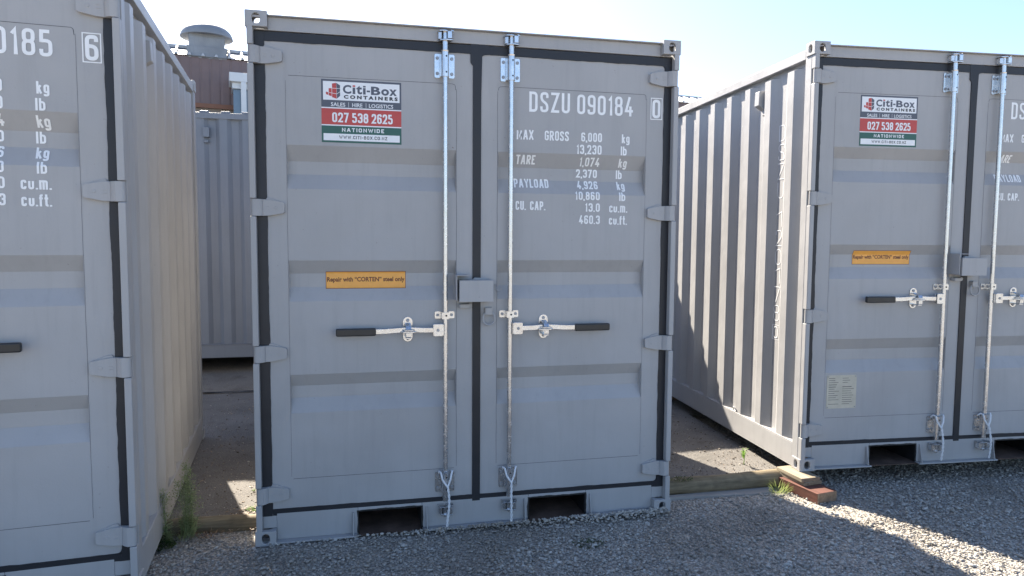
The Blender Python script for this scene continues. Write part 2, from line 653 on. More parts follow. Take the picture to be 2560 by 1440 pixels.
def bisect_mesh(bm, axis, cuts):
    no = Vector([1 if a == axis else 0 for a in 'xyz'])
    for c in cuts:
        bmesh.ops.bisect_plane(bm, geom=bm.verts[:] + bm.edges[:] + bm.faces[:], plane_co=no * c, plane_no=no, clear_inner=False, clear_outer=False)


def strokes_to(mb, strokes, depth, cuts, m, base=0.0008, plane='xz', step=0.0007):
    """write strokes (2D) on a surface; depth(u,v)-> surface coordinate, strokes stand base in front of it"""
    bm = bmesh.new()
    for si, st in enumerate(strokes):
        for qi, a in enumerate(st):                      # every piece a hair in front of the last: no two share a plane
            off = base + step * (si % 3) + 2.2e-5 * (qi % 31)
            vs = [bm.verts.new((q.x, off, q.y)) for q in a]
            try:
                bm.faces.new(vs)
            except ValueError:
                pass
    ax, cs = cuts
    if cs:
        bisect_mesh(bm, ax, cs)
    bm.verts.ensure_lookup_table()
    for v in bm.verts:
        v.co.y = depth(v.co.x, v.co.z) - v.co.y
    bm.verts.index_update()
    vs = [v.co.copy() for v in bm.verts]
    fs = [[v.index for v in f.verts] for f in bm.faces]
    bm.free()
    if plane == 'yz':                                    # u along y, outward is -x
        vs = [(p.y, p.x, p.z) for p in vs]
    mb.add(vs, fs, m)


def font_shape(txt, x0, x1, z0, z1, y, mb, m, bold=0.0, spacing=1.0):
    cu = bpy.data.curves.new('lettering', 'FONT')
    cu.body = txt
    cu.offset = bold
    cu.space_character = spacing
    cu.resolution_u = 3
    cu.fill_mode = 'FRONT'
    o = bpy.data.objects.new('lettering', cu)
    COL.objects.link(o)
    dg = bpy.context.evaluated_depsgraph_get()
    dg.update()
    me = bpy.data.meshes.new_from_object(o.evaluated_get(dg))
    vs = [v.co.copy() for v in me.vertices]
    fs = [tuple(p.vertices) for p in me.polygons]
    bpy.data.objects.remove(o)
    bpy.data.curves.remove(cu)
    bpy.data.meshes.remove(me)
    xs = [v.x for v in vs]
    ys = [v.y for v in vs]
    ax, bx, ay, by = min(xs), max(xs), min(ys), max(ys)
    pts = [(x0 + (v.x - ax) / (bx - ax) * (x1 - x0), y, z0 + (v.y - ay) / (by - ay) * (z1 - z0)) for v in vs]
    mb.add(pts, fs, m)


# ------------------------------------------------------------------ container geometry
W, L, H = 2.201, 2.44, 2.59
DY = 0.045                                               # door plane, behind the front of the posts
K = (3.56028 + DY) / 3.56028


def dx(x):
    return 0.48279 + (x - 0.48279) * K


def dz(z):
    return 1.53673 + (z - 1.53673) * K


HINGES = [2.390, 1.670, 0.958, 0.250]
CORR_A = [(1.976, 1.900, 1.837, 1.764), (1.4145, 1.348, 1.281, 1.211), (0.846, 0.783, 0.722, 0.652)]
CORR_B = [(1.984, 1.918, 1.846, 1.773), (1.394, 1.332, 1.253, 1.183), (0.811, 0.742, 0.674, 0.600)]
GD = 0.036


def groove(corr):
    def f(z):
        for a, b, c, d in corr:
            if d < z < a:
                if z > b:
                    return DY + GD * (a - z) / (a - b)
                if z < c:
                    return DY + GD * (z - d) / (c - d)
                return DY + GD
        return DY
    return f


def casting_mesh():
    """hollow corner casting with oval holes on all sides; outer corner at the origin side x0,y0; size .1 x .09 x .075"""
    sx, sy, sz = 0.100, 0.095, 0.075
    mb = MB()
    n = 32

    def face(w, h, ew, eh, fn, t=0.016):
        cx, cz = w / 2, h / 2
        outer, inner = [], []
        for k in range(n):
            a = 2 * PI * k / n
            c, s = math.cos(a), math.sin(a)
            r = 1 / max(abs(c), abs(s))
            outer.append((cx + c * r * w / 2, cz + s * r * h / 2))
            rr = min(ew, eh)                              # stadium
            if eh >= ew:
                off = (eh - ew) * (1 if s >= 0 else -1)
                inner.append((cx + c * rr, cz + s * rr + (off if abs(s) > 1e-6 else 0)))
            else:
                off = (ew - eh) * (1 if c >= 0 else -1)
                inner.append((cx + c * rr + (off if abs(c) > 1e-6 else 0), cz + s * rr))
        vs = [fn(u, v, 0) for u, v in outer] + [fn(u, v, 0) for u, v in inner] + [fn(u, v, t) for u, v in inner]
        fs = []
        for k in range(n):
            j = (k + 1) % n
            fs.append((k, j, n + j, n + k))
            fs.append((n + k, n + j, 2 * n + j, 2 * n + k))
        mb.add(vs, fs)
    face(sx, sz, .0185, .0245, lambda u, v, t: (u, t, v))
    face(sx, sz, .0185, .0245, lambda u, v, t: (u, sy - t, v))
    face(sy, sz, .0170, .0245, lambda u, v, t: (t, u, v))
    face(sx, sy, .0300, .0180, lambda u, v, t: (u, v, t))
    face(sx, sy, .0300, .0180, lambda u, v, t: (u, v, sz - t))
    mb.add([(sx, 0, 0), (sx, sy, 0), (sx, sy, sz), (sx, 0, sz)], [(0, 1, 2, 3)])
    bm = bmesh.new()
    me = mb.mesh('corner_casting', ['paint'], None, False)
    bm.from_mesh(me)
    bmesh.ops.remove_doubles(bm, verts=bm.verts, dist=1e-5)
    bmesh.ops.recalc_face_normals(bm, faces=bm.faces)
    bm.to_mesh(me)
    bm.free()
    return me


def front_post(mirror):
    mb = MB()
    mb.box(0.002, 0.0305, 0.040, 0.105, 0.07, H - .07)
    mb.box(0.0315, 0.044, 0.058, 0.105, 0.07, H - .07)
    zs = [0.073]
    for h in reversed(HINGES):
        zs += [h - 0.043, h + 0.043]
    zs.append(H - 0.073)
    for i in range(0, len(zs), 2):
        mb.box(0.002, 0.0295, 0.0, 0.0395, zs[i], zs[i + 1])
    if mirror:
        mb.v = [(W - x, y, z) for x, y, z in mb.v]
    return mb


def hinge(mirror):
    """local: z centred on 0"""
    mb = MB()
    # knuckle: rounded block around the pin, then the blade tapering over the door
    prof = []
    for k in range(9):
        a = PI / 2 + PI * k / 8
        prof.append((0.019 + 0.0165 * math.cos(a) * 1.0, 0.018 - 0.0165 * math.sin(a)))
    knuckle = [(0.038, 0.0020)] + [(0.020 + 0.0165 * math.cos(PI * 1.5 - PI * k / 8), 0.0185 + 0.0165 * math.sin(PI * 1.5 - PI * k / 8)) for k in range(9)] + [(0.038, 0.035)]
    mb.prism(knuckle, -0.0405, 0.0405, 'z')
    # joggle down to the door face
    jog = [(0.038, 0.0022), (0.050, 0.012), (0.060, 0.024), (0.060, 0.038), (0.046, 0.035), (0.038, 0.0345)]
    mb.prism(jog, -0.0400, 0.0400, 'z')
    blade = [(0.060, -0.0395), (0.088, -0.0385), (0.150, -0.027), (0.158, -0.021), (0.158, 0.021), (0.150, 0.027), (0.088, 0.0385), (0.060, 0.0395)]
    mb.prism(blade, 0.024, 0.0452, 'y')
    mb.cyl((0.118, 0.0222, 0.0), (0.118, 0.026, 0.0), 0.0075, n=14)
    mb.prism([(0.070, 0.037), (0.078, 0.050), (0.095, 0.047), (0.145, 0.028)], 0.036, 0.0452, 'y')
    mb.box(0.072, 0.088, 0.0228, 0.025, 0.004, 0.0055)
    mb.box(0.072, 0.088, 0.0228, 0.025, -0.009, -0.0075)
    if mirror:
        mb.v = [(W - x, y, z) for x, y, z in mb.v]
    return mb


def jitter_strip(mb, pts0, pts1, y0, y1, m=0, amp=0.0014, stepl=0.02):
    """strip whose two long edges run pts0[0]->pts0[1], pts1[0]->pts1[1] (x,z); hand-painted wavering edges"""
    a0, a1 = Vector(pts0[0]), Vector(pts0[1])
    b0, b1 = Vector(pts1[0]), Vector(pts1[1])
    n = max(2, int((a1 - a0).length / stepl))
    d = (a1 - a0).normalized()
    nn = Vector((-d.y, d.x))
    vs = []
    ja = jb = 0
    for i in range(n + 1):
        s = i / n
        ja = 0.7 * ja + random.uniform(-amp, amp)
        jb = 0.7 * jb + random.uniform(-amp, amp)
        p = a0.lerp(a1, s) + nn * ja
        q = b0.lerp(b1, s) + nn * jb
        vs += [(p.x, y0, p.y), (q.x, y0, q.y), (p.x, y1, p.y), (q.x, y1, q.y)]
    fs = []
    for i in range(n):
        o = 4 * i
        fs += [(o, o + 1, o + 5, o + 4), (o, o + 4, o + 6, o + 2), (o + 1, o + 3, o + 7, o + 5)]
    fs += [(0, 2, 3, 1), (4 * n, 4 * n + 1, 4 * n + 3, 4 * n + 2)]
    mb.add(vs, fs, m)


XL0, XL1 = dx(0.0815), dx(1.0765)                       # left door
XR0, XR1 = dx(1.1175), dx(2.1130)                       # right door
ZD0, ZD1 = dz(0.1880), dz(2.4500)
ZS0, ZS1 = dz(0.1545), dz(2.4930)                       # seal outer
PL0, PL1 = dx(0.1755), dx(0.9905)                       # pressed panel
PR0, PR1 = dx(1.2065), dx(2.0120)


def door_mesh(right, corr, number):
    mb = MB()
    x0, x1, p0, p1 = (XR0, XR1, PR0, PR1) if right else (XL0, XL1, PL0, PL1)
    g = groove(corr)
    cuts = [z for c in corr for z in c]
    # pressed panel
    zs = [ZD0] + sorted(cuts) + [ZD1]
    xs = [p0 + (p1 - p0) * i / 6 for i in range(7)]
    vs = [(x, g(z), z) for z in zs for x in xs]
    fs = [(j * 7 + i, j * 7 + i + 1, (j + 1) * 7 + i + 1, (j + 1) * 7 + i) for j in range(len(zs) - 1) for i in range(6)]
    mb.add(vs, fs)
    # frame tubes
    mb.box(x0, p0, DY, DY + 0.045, ZD0, ZD1)
    mb.box(p1, x1, DY, DY + 0.045, ZD0, ZD1)
    mb.box(p0, p1, DY + 0.010, DY + 0.045, ZD0 - 0.0, ZD0 + 0.03)
    # weld / sealant seams
    zt, zb = dz(2.2965), dz(0.334)
    seam = [([(p0 + .012, zt), (p1 - .020, zt + .001), (p1 - 0.003, zt - .004, 1), (p1 - .0025, zt - .03)], 1),
            ([(p0 + .006, zb), (p1 - .01, zb + .003)], 0)]
    vx = (p1 + 0.0025) if not right else (p0 - 0.0025)
    if right:
        seam[0] = ([(p0 + .0, zt - .02), (p0 + .004, zt - .002, 1), (p0 + .03, zt + .001), (p1 - .012, zt - .001), (p1 - .004, zt - .006, 1), (p1 - .002, zt - .03)], 1)
    st = []
    for pts, _ in seam:
        st.append(ribbon(round_poly(pts, False, 0.012), False, 0.0011))
    for xx, top in ((vx, zt - .025), ((p1 + .002) if right else (p0 - .002), zt - 0.025)):
        z = top
        path = [Vector((xx, z))]
        while z > zb + 0.02:
            z -= 0.05
            path.append(Vector((xx + random.uniform(-.0007, .0007), z)))
        st.append(ribbon(path, False, 0.0009 if xx == vx else 0.0006))
    strokes_to(mb, st, lambda x, z: DY, ('z', []), 2, 0.0006, step=0.0)
    if right:
        wr = []

        def line(txt, a, b, c, d, t=0.0041, gap=None, space=.35):
            wr.extend(text_quads(txt, dx(a), dx(b), dz(c), dz(d), t, gap, space=space))
        line(number[0], 1.369, 1.587, 2.1785, 2.281, 0.0068, .16)
        line(number[1], 1.626, 1.936, 2.1775, 2.2785, 0.0068, .15)
        line('MAX', 1.304, 1.393, 2.036, 2.086)
        line('GROSS', 1.452, 1.583, 2.036, 2.0855)
        line('6,000', 1.650, 1.765, 2.037, 2.084)
        line('kg', 1.876, 1.920, 2.036, 2.083)
        line('13,230', 1.626, 1.764, 1.972, 2.0205)
        line('lb', 1.872, 1.905, 1.972, 2.019)
        line('TARE', 1.305, 1.407, 1.913, 1.959)
        line('1,074', 1.649, 1.760, 1.911, 1.956)
        line('kg', 1.868, 1.914, 1.910, 1.955)
        line('2,370', 1.635, 1.752, 1.852, 1.896)
        line('lb', 1.860, 1.893, 1.850, 1.896)
        line('PAYLOAD', 1.296, 1.482, 1.792, 1.839)
        line('4,926', 1.638, 1.753, 1.791, 1.835)
        line('kg', 1.860, 1.905, 1.790, 1.835)
        line('10,860', 1.622, 1.758, 1.733, 1.777)
        line('lb', 1.868, 1.902, 1.731, 1.777)
        line('CU. CAP.', 1.300, 1.458, 1.676, 1.722)
        line('13.0', 1.677, 1.759, 1.672, 1.717)
        line('cu.m.', 1.811, 1.913, 1.670, 1.717)
        line('460.3', 1.644, 1.760, 1.607, 1.653)
        line('cu.ft.', 1.811, 1.912, 1.605, 1.652)
        # boxed check digit
        a, b, c, d = dx(2.036), dx(2.103), dz(2.166), dz(2.281)
        e = .0022
        wr.append(ribbon([Vector((a + e, c + e)), Vector((b - e, c + e)), Vector((b - e, d - e)), Vector((a + e, d - e))], True, e))
        wr.extend(text_quads(number[2], a + .0105, b - .0105, c + .0085, d - .0085, 0.0075))
        strokes_to(mb, wr, lambda x, z: g(z), ('z', cuts), 1)
    return mb.mesh('door', ['paint', 'white', 'seam'], None, False)


def seal(right):
    mb = MB()
    y0, y1 = 0.040, 0.060
    if not right:
        xo, xi = dx(0.030), XL0 + .0005
        jitter_strip(mb, ((xo, ZS0), (xo, ZS1)), ((xi, ZS0), (xi, ZS1)), y0, y1)
        jitter_strip(mb, ((xi - .0, ZD1), (XL1 - .01, ZD1)), ((xi, ZS1), (XL1 - .01, ZS1)), y0 + .0004, y1)
        jitter_strip(mb, ((xi, ZS0), (XL1, ZS0)), ((xi, ZD0), (XL1, ZD0)), y0 + .0004, y1)
        # centre strip with its wide painted head
        c = [(1.0765, 0.155), (1.1175, 0.155), (1.1180, 1.2), (1.1185, 2.243), (1.1225, 2.438), (1.128, 2.444), (1.136, 2.4475), (1.172, 2.4515),
             (1.172, 2.4885), (1.156, 2.4930), (1.144, 2.5005), (1.105, 2.5005), (1.0635, 2.4985), (1.0635, 2.408), (1.070, 2.398), (1.0760, 2.392), (1.0762, 1.2)]
        mb.prism([(dx(a), dz(b)) for a, b in c], y0 - .0006, y1, 'y')
    else:
        xo, xi = dx(2.1580) + .001, XR1 - .0005
        jitter_strip(mb, ((xi, ZS0), (xi, ZS1)), ((xo, ZS0), (xo, ZS1)), y0, y1)
        jitter_strip(mb, ((dx(1.165), ZD1), (xi, ZD1)), ((dx(1.165), ZS1), (xi, ZS1)), y0 + .0004, y1)
        jitter_strip(mb, ((dx(1.1175), ZS0), (xi, ZS0)), ((dx(1.1175), ZD0), (xi, ZD0)), y0 + .0004, y1)
        for sx, sz, cx, cz in ((-1, -1, xi, ZD1), (-1, 1, xi, ZD0)):   # rounded door corners
            r = .018
            pts = [(cx + .001, cz)] + [(cx + sx * r + r * math.sin(PI / 2 * k / 5), cz + sz * r - sz * r * math.cos(PI / 2 * k / 5)) for k in range(6)]
            mb.prism(pts, y0 + .0008, y1, 'y')
    return mb


def corr_profile(a, b, pitch=0.278, flat=0.072, slope=0.068, first=0.235):
    """outer flats start at `first` + k pitch; returns [(s, depth01)]"""
    pts = []
    k = math.floor((a - first) / pitch) - 1
    while first + k * pitch < b + pitch:
        s = first + k * pitch
        pts += [(s - slope, 1.0), (s, 0.0), (s + flat, 0.0), (s + flat + slope, 1.0)]
        k += 1
    res = []

    def val(s):
        for (s0, v0), (s1, v1) in zip(pts, pts[1:]):
            if s0 <= s <= s1:
                return v0 + (v1 - v0) * (s - s0) / max(s1 - s0, 1e-9)
        return 1.0
    res.append((a, val(a)))
    res += [p for p in pts if a < p[0] < b]
    res.append((b, val(b)))
    return res


SIDE_X0, SIDE_D = 0.008, 0.036


def side_panel(right, text=None):
    mb = MB()
    prof = corr_profile(0.098, L - 0.098)
    z0, z1 = 0.158, 2.505
    zc = 2.472                                           # the pressed ends close under the rail
    vs, fs = [], []
    n = len(prof)
    for y, d in prof:
        x = SIDE_X0 + SIDE_D * d
        vs += [(x, y, z0), (x, y, zc), (SIDE_X0 + SIDE_D, y, zc + 0.012), (SIDE_X0 + SIDE_D, y, z1)]
    for i in range(n - 1):
        o = 4 * i
        fs += [(o, o + 4, o + 5, o + 1), (o + 1, o + 5, o + 6, o + 2), (o + 2, o + 6, o + 7, o + 3)]
    mb.add(vs, fs)
    if text:
        def depth(y, z):
            for (s0, v0), (s1, v1) in zip(prof, prof[1:]):
                if s0 <= y <= s1:
                    return SIDE_X0 + SIDE_D * (v0 + (v1 - v0) * (y - s0) / max(s1 - s0, 1e-9))
            return SIDE_X0
        st = []
        z = 2.165
        zs = [p[0] for p in prof]
        # local y runs away from the front, so seen from outside (left) letters run towards the front
        for ch in text:
            if ch == ' ':
                z -= .065
                continue
            for s in glyph_quads(ch, 0, z - .104, .070, .104, .0026, .035):
                st.append([[Vector((0.446 - q.x, q.y)) for q in quad] for quad in s])
            z -= .1235
        z -= .005
        for s in glyph_quads('0', 0, z - .092, .052, .080, .0030, .025):
            st.append([[Vector((0.437 - q.x, q.y)) for q in quad] for quad in s])
        a, b, c, d = .374, .448, z - .10, z - .004
        st.append(ribbon([Vector((a, c)), Vector((b, c)), Vector((b, d)), Vector((a, d))], True, .0016))
        strokes_to(mb, st, depth, ('x', zs), 1, 0.0012, 'yz')
    if right:
        mb.v = [(W - x, y, z) for x, y, z in mb.v]
    return mb.mesh('side_panel', ['paint', 'white'], None, False)


def make_sticker():
    mb = MB()
    x0, x1, z0, z1 = dx(0.338), dx(0.7190), dz(1.9880), dz(2.2880)
    w, h = x1 - x0, z1 - z0
    Y = DY - 0.0008

    def X(u):
        return x0 + u * w

    def Z(v):
        return z1 - v * h
    lay = [0.0]

    def rect(u0, u1, v0, v1, m, lv):
        y = Y - 0.0002 * lv
        mb.add([(X(u0), y, Z(v1)), (X(u1), y, Z(v1)), (X(u1), y, Z(v0)), (X(u0), y, Z(v0))], [(0, 1, 2, 3)], m)

    def poly(pts, m, lv):
        y = Y - 0.0002 * lv
        mb.add([(X(u), y, Z(v)) for u, v in pts], [tuple(range(len(pts)))], m)
    mats = ['slate', 'stwhite', 'red', 'green', 'ink']
    mb.box(x0, x1, Y, DY + .0002, z0, z1, 0)
    rect(.022, .978, .030, .325, 1, 1)
    rect(.0, 1, .440, .458, 1, 1)
    rect(.0, 1, .458, .715, 2, 1)
    rect(.0, 1, .715, .733, 1, 1)
    rect(.0, 1, .733, 1, 3, 1)
    rect(.022, .978, .857, .968, 1, 2)
    # stacked-box emblem

    def E(px, py):
        u = (px - 160) / 1445
        return (u, (py - 120 - 80 * u) / 1142)
    for p in ([(352, 205), (425, 195), (430, 290), (352, 285)], [(292, 290), (345, 290), (345, 372), (292, 360)], [(352, 293), (431, 298), (431, 388), (352, 374)],
              [(243, 352), (285, 362), (285, 411), (243, 397)], [(292, 366), (345, 380), (345, 436), (292, 418)], [(352, 382), (431, 398), (431, 482), (352, 452)]):
        poly([E(*q) for q in p], 2, 2)
    for p in ([(428, 195), (495, 240), (495, 293), (433, 290)], [(434, 299), (495, 300), (495, 350), (435, 390)], [(436, 400), (495, 360), (495, 430), (435, 482)]):
        poly([E(*q) for q in p], 0, 2)

    def ft(txt, u0, u1, v0, v1, m, lv, bold=0.0, sp=1.0):
        font_shape(txt, X(u0), X(u1), Z(v1), Z(v0), Y - .0002 * lv, mb, m, bold, sp)
    for t_, u0, u1, v0, v1 in (('C', .266, .371, .076, .216), ('t', .433, .505, .078, .216),
                               ('B', .617, .735, .082, .216), ('o', .745, .845, .112, .218), ('x', .848, .944, .112, .216)):
        ft(t_, u0, u1, v0, v1, 0, 2, .035)
    for u0, u1, v0, v1, m in ((.387, .420, .112, .216, 0), (.387, .420, .076, .102, 2), (.517, .550, .112, .216, 0), (.517, .550, .078, .103, 0), (.562, .605, .148, .176, 0)):
        rect(u0, u1, v0, v1, m, 2)
    ft('CONTAINERS', .277, .954, .236, .296, 4, 2, .06, 1.55)
    ft('SALES', .118, .294, .362, .424, 1, 2, .012)
    ft('HIRE', .380, .508, .362, .424, 1, 2, .012)
    ft('LOGISTICS', .590, .896, .362, .424, 1, 2, .012)
    rect(.334, .338, .352, .432, 1, 2)
    rect(.551, .555, .352, .432, 1, 2)
    for t_, u0, u1 in (('027', .131, .335), ('538', .378, .580), ('2625', .622, .889)):
        st = text_quads(t_, X(u0), X(u1), Z(.676), Z(.520), .0041, .10, .32)
        strokes_to(mb, st, lambda x, z: Y, ('z', []), 1, .0004, step=.0003)
    st = text_quads('NATIONWIDE', X(.25), X(.778), Z(.824), Z(.762), .0021, .22, .22)
    strokes_to(mb, st, lambda x, z: Y, ('z', []), 1, .0004, step=.0003)
    st = text_quads('WWW.CITI-BOX.CO.NZ', X(.215), X(.818), Z(.937), Z(.885), .0014, .20, .2)
    strokes_to(mb, st, lambda x, z: Y, ('z', []), 4, .0007, step=.0003)
    return mb.mesh('sticker', mats, None, False)


def make_corten(corr):
    g = groove(corr)
    mb = MB()
    x0, x1, z0, z1 = dx(.347), dx(.739), dz(1.2745), dz(1.3600)
    cuts = sorted([z for c in corr for z in c if z0 < z < z1])
    zs = [z0] + cuts + [z1]

    def sheet(a, b, c, d, off, m):
        q = [c] + [z for z in cuts if c < z < d] + [d]
        vs = []
        for z in q:
            vs += [(a, g(z) - off, z), (b, g(z) - off, z)]
        mb.add(vs, [(2 * i, 2 * i + 1, 2 * i + 3, 2 * i + 2) for i in range(len(q) - 1)], m)
    sheet(x0, x1, z0, z1, .0008, 1)
    e = .0022
    sheet(x0 + e, x1 - e, z0 + e, z1 - e, .0011, 0)
    tmp = MB()
    font_shape('Repair with \u201cCORTEN\u201d steel only', x0 + .006, x1 - .006, z0 + .028, z0 + .059, 0, tmp, 2, .03)
    bm = bmesh.new()
    vv = [bm.verts.new(p) for p in tmp.v]
    for f in tmp.f:
        try:
            bm.faces.new([vv[i] for i in f])
        except ValueError:
            pass
    bisect_mesh(bm, 'z', cuts)
    bm.verts.index_update()
    mb.add([(v.co.x, g(v.co.z) - .0014, v.co.z) for v in bm.verts], [[v.index for v in f.verts] for f in bm.faces], 2)
    bm.free()
    return mb.mesh('sticker', ['amber', 'brownink', 'brownink'], None, False)


def plate_round(mb, x0, x1, z0, z1, y0, y1, r, m=0):
    pts = []
    for cx, cz, a0 in ((x1 - r, z1 - r, 0), (x0 + r, z1 - r, 90), (x0 + r, z0 + r, 180), (x1 - r, z0 + r, 270)):
        for k in range(4):
            a = math.radians(a0 + 30 * k)
            pts.append((cx + r * math.cos(a), cz + r * math.sin(a)))
    mb.prism(pts, y0, y1, 'y', m)


def locking_bar(parent, bx, hand):
    """bx: bar centre x; hand=-1 handle towards the left, +1 towards the right"""
    by = 0.012
    mb = MB()
    mb.cyl((bx, by, .32), (bx, by, 2.40), .0128, n=20)
    mb.cyl((bx, by, .16), (bx, by, .3195), .0142, n=20)
    mb.cyl((bx, by, 2.4005), (bx, by, 2.505), .0142, n=20)
    bar = obj('locking_bar', mb, ['galv'], parent, smooth=40)
    k = str(hand) + ('%.3f' % bx)

    def top_bracket(z0, z1):
        mb = MB()
        for s in (-1, 1):
            x0, x1 = sorted((bx + s * .0195, bx + s * .0505))
            plate_round(mb, x0, x1, z0, z1, DY - .0075, DY - .0005, .007)
        mb.cyl((bx, by, z0 + .001), (bx, by, z1 + .004), .0188, n=24)
        mb.cyl((bx, by, z1 + .0041), (bx, by, z1 + .012), .0165, .0188, n=24)
        mb.cyl((bx, by, z0 + .0145), (bx, by, z0 + .0009), .0192, n=24)
        for s in (-1, 1):                                # webs from sleeve to the plate
            x0, x1 = sorted((bx + s * .012, bx + s * .024))
            mb.box(x0, x1, by + .008, DY - .004, z0 + .005, z1 - .005)
        for dzz in (.022, z1 - z0 - .018):
            mb.cyl((bx + .004, by - .0192, z0 + dzz), (bx + .004, by - .0150, z0 + dzz), .0046, n=10, m=2)
        for s in (-1, 1):
            for zz in (z0 + .021, z1 - .021):
                mb.cyl((bx + s * .0365, DY - .0125, zz), (bx + s * .0365, DY - .007, zz), .0078, .0088, n=12, m=1)
        return obj('bar_bracket', mb, ['galv', 'bolt', 'grip'], bar, smooth=40)
    top_bracket(dz(2.322), dz(2.438))
    top_bracket(dz(.218), dz(.322))
    # middle guide
    mb = MB()
    z0, z1 = dz(1.120), dz(1.156)
    for s in (-1, 1):
        x0, x1 = sorted((bx + s * .0185, bx + s * .051))
        plate_round(mb, x0, x1, z0, z1, DY - .0065, DY - .0005, .005)
        mb.cyl((bx + s * .036, DY - .012, (z0 + z1) / 2), (bx + s * .036, DY - .006, (z0 + z1) / 2), .0072, .008, n=12, m=1)
        xa, xb = sorted((bx + s * .0145, bx + s * .0182))
        mb.box(xa, xb, by - .017, DY - .001, z0 + .001, z1 - .001)
    mb.box(bx - .0145, bx + .0145, by - .0175, by - .0135, z0 + .001, z1 - .001)
    mb.cyl((bx + .003, by - .0195, (z0 + z1) / 2), (bx + .003, by - .0170, (z0 + z1) / 2), .005, n=10, m=2)
    obj('bar_bracket', mb, ['galv', 'bolt', 'grip'], bar, smooth=40)
    # cams with their keepers
    for zc, up in ((dz(2.520), 1), (dz(.130), -1)):
        mb = MB()
        mb.cyl((bx, by, zc - .034), (bx, by, zc + .022), .0125, n=16)
        zt, zb = zc + .021, zc - .022
        mb.prism([(bx - .040, .036), (bx - .030, -.006), (bx - .006, -.016), (bx + .010, -.010), (bx + .012, .036)], zt - .003, zt + .003, 'z')
        mb.prism([(bx - .034, .036), (bx - .026, .0), (bx + .004, -.014), (bx + .034, -.012), (bx + .038, .002), (bx + .020, .036)], zb - .003, zb + .003, 'z')
        mb.prism([(bx + .012, .036), (bx + .010, -.012), (bx + .030, -.014), (bx + .040, .004), (bx + .034, .036)], zb + .006, zt - .002, 'z')
        mb.prism([(bx - .036, .036), (bx - .034, .006), (bx - .020, -.004), (bx - .014, .036)], zb + .0035, zt - .006, 'z')
        mb.prism([(bx + .020, .034), (bx + .028, -.012), (bx + .042, .0), (bx + .040, .034)], zt - .0015, zt + .006, 'z')
        obj('bar_cam', mb, ['galv'], bar, bevel=.0012)
    # handle
    s = hand
    zc = dz(1.0665)
    y = by - .020

    def X(d):
        return bx + s * d
    mb = MB()
    x0, x1 = sorted((X(.0135), X(.064)))
    plate_round(mb, x0, x1, zc - .031, zc + .031, y - .006, y - .0015, .006)
    plate_round(mb, x0, x1, zc - .031, zc + .031, y + .0105, y + .0150, .006)
    x0, x1 = sorted((X(.010), X(.020)))
    mb.box(x0, x1, y - .0014, y + .0104, zc - .029, zc + .029)
    mb.cyl((X(.040), y - .0095, zc), (X(.040), y + .018, zc), .0075, n=14, m=1)
    obj('handle_hub', mb, ['galv', 'bolt'], bar, bevel=.001)
    mb = MB()
    sag = -.002
    p = [(.030, 0), (.12, .001), (.16, .004), (.20, .005), (.24, .003), (.30, -.001), (.40, -.002)]
    top = [(X(d), zc + q + .0125) for d, q in p]
    bot = [(X(d), zc + q - .0125) for d, q in reversed(p)]
    mb.prism(top + bot, y + .000, y + .0085, 'y')
    obj('handle', mb, ['galv'], bar, bevel=.0015)
    mb = MB()
    xe = X(.545)
    mb2 = []
    x0, x1 = sorted((X(.350), xe))
    plate_round(mb, x0, x1, zc - .0215, zc + .0170, y - .0085, y + .016, .008)
    obj('handle_grip', mb, ['grip'], bar, bevel=.006, seg=3)
    # retainer on the door
    mb = MB()
    cx = X(.189)
    plate_round(mb, cx - .0245, cx + .0245, zc - .062, zc + .066, DY - .006, DY - .0005, .0235)
    mb.box(cx - .014, cx + .014, y - .014, DY - .0062, zc - .040, zc - .034)
    mb.prism([(y - .014, zc - .034), (y - .0185, zc - .030), (y - .0185, zc - .010), (y - .014, zc - .012)], cx - .013, cx + .013, 'x')
    mb.prism([(DY - .006, zc + .030), (DY - .006, zc + .036), (y - .012, zc + .024), (y - .020, zc + .010), (y - .017, zc + .006), (y - .008, zc + .020)], cx - .0135, cx + .0135, 'x')
    mb.prism([(cx - .040, y - .010), (cx - .026, y - .022), (cx + .026, y - .022), (cx + .040, y - .010), (cx + .028, y - .004), (cx - .028, y - .004)], zc - .009, zc - .003, 'z')
    mb.prism([(cx - .032, y - .012), (cx - .020, y - .024), (cx + .020, y - .024), (cx + .032, y - .012)], zc + .0, zc + .0055, 'z')
    for q in (.048, -.045):
        mb.cyl((cx, DY - .0115, zc + q), (cx, DY - .0055, zc + q), .0078, .0088, n=12, m=1)
    obj('handle_catch', mb, ['galv', 'bolt'], parent, bevel=.001)
    return bar


def front_plane(z, y):
    f = (3.56028 + y) / 3.56028
    return 1.53673 + (z - 1.53673) * f


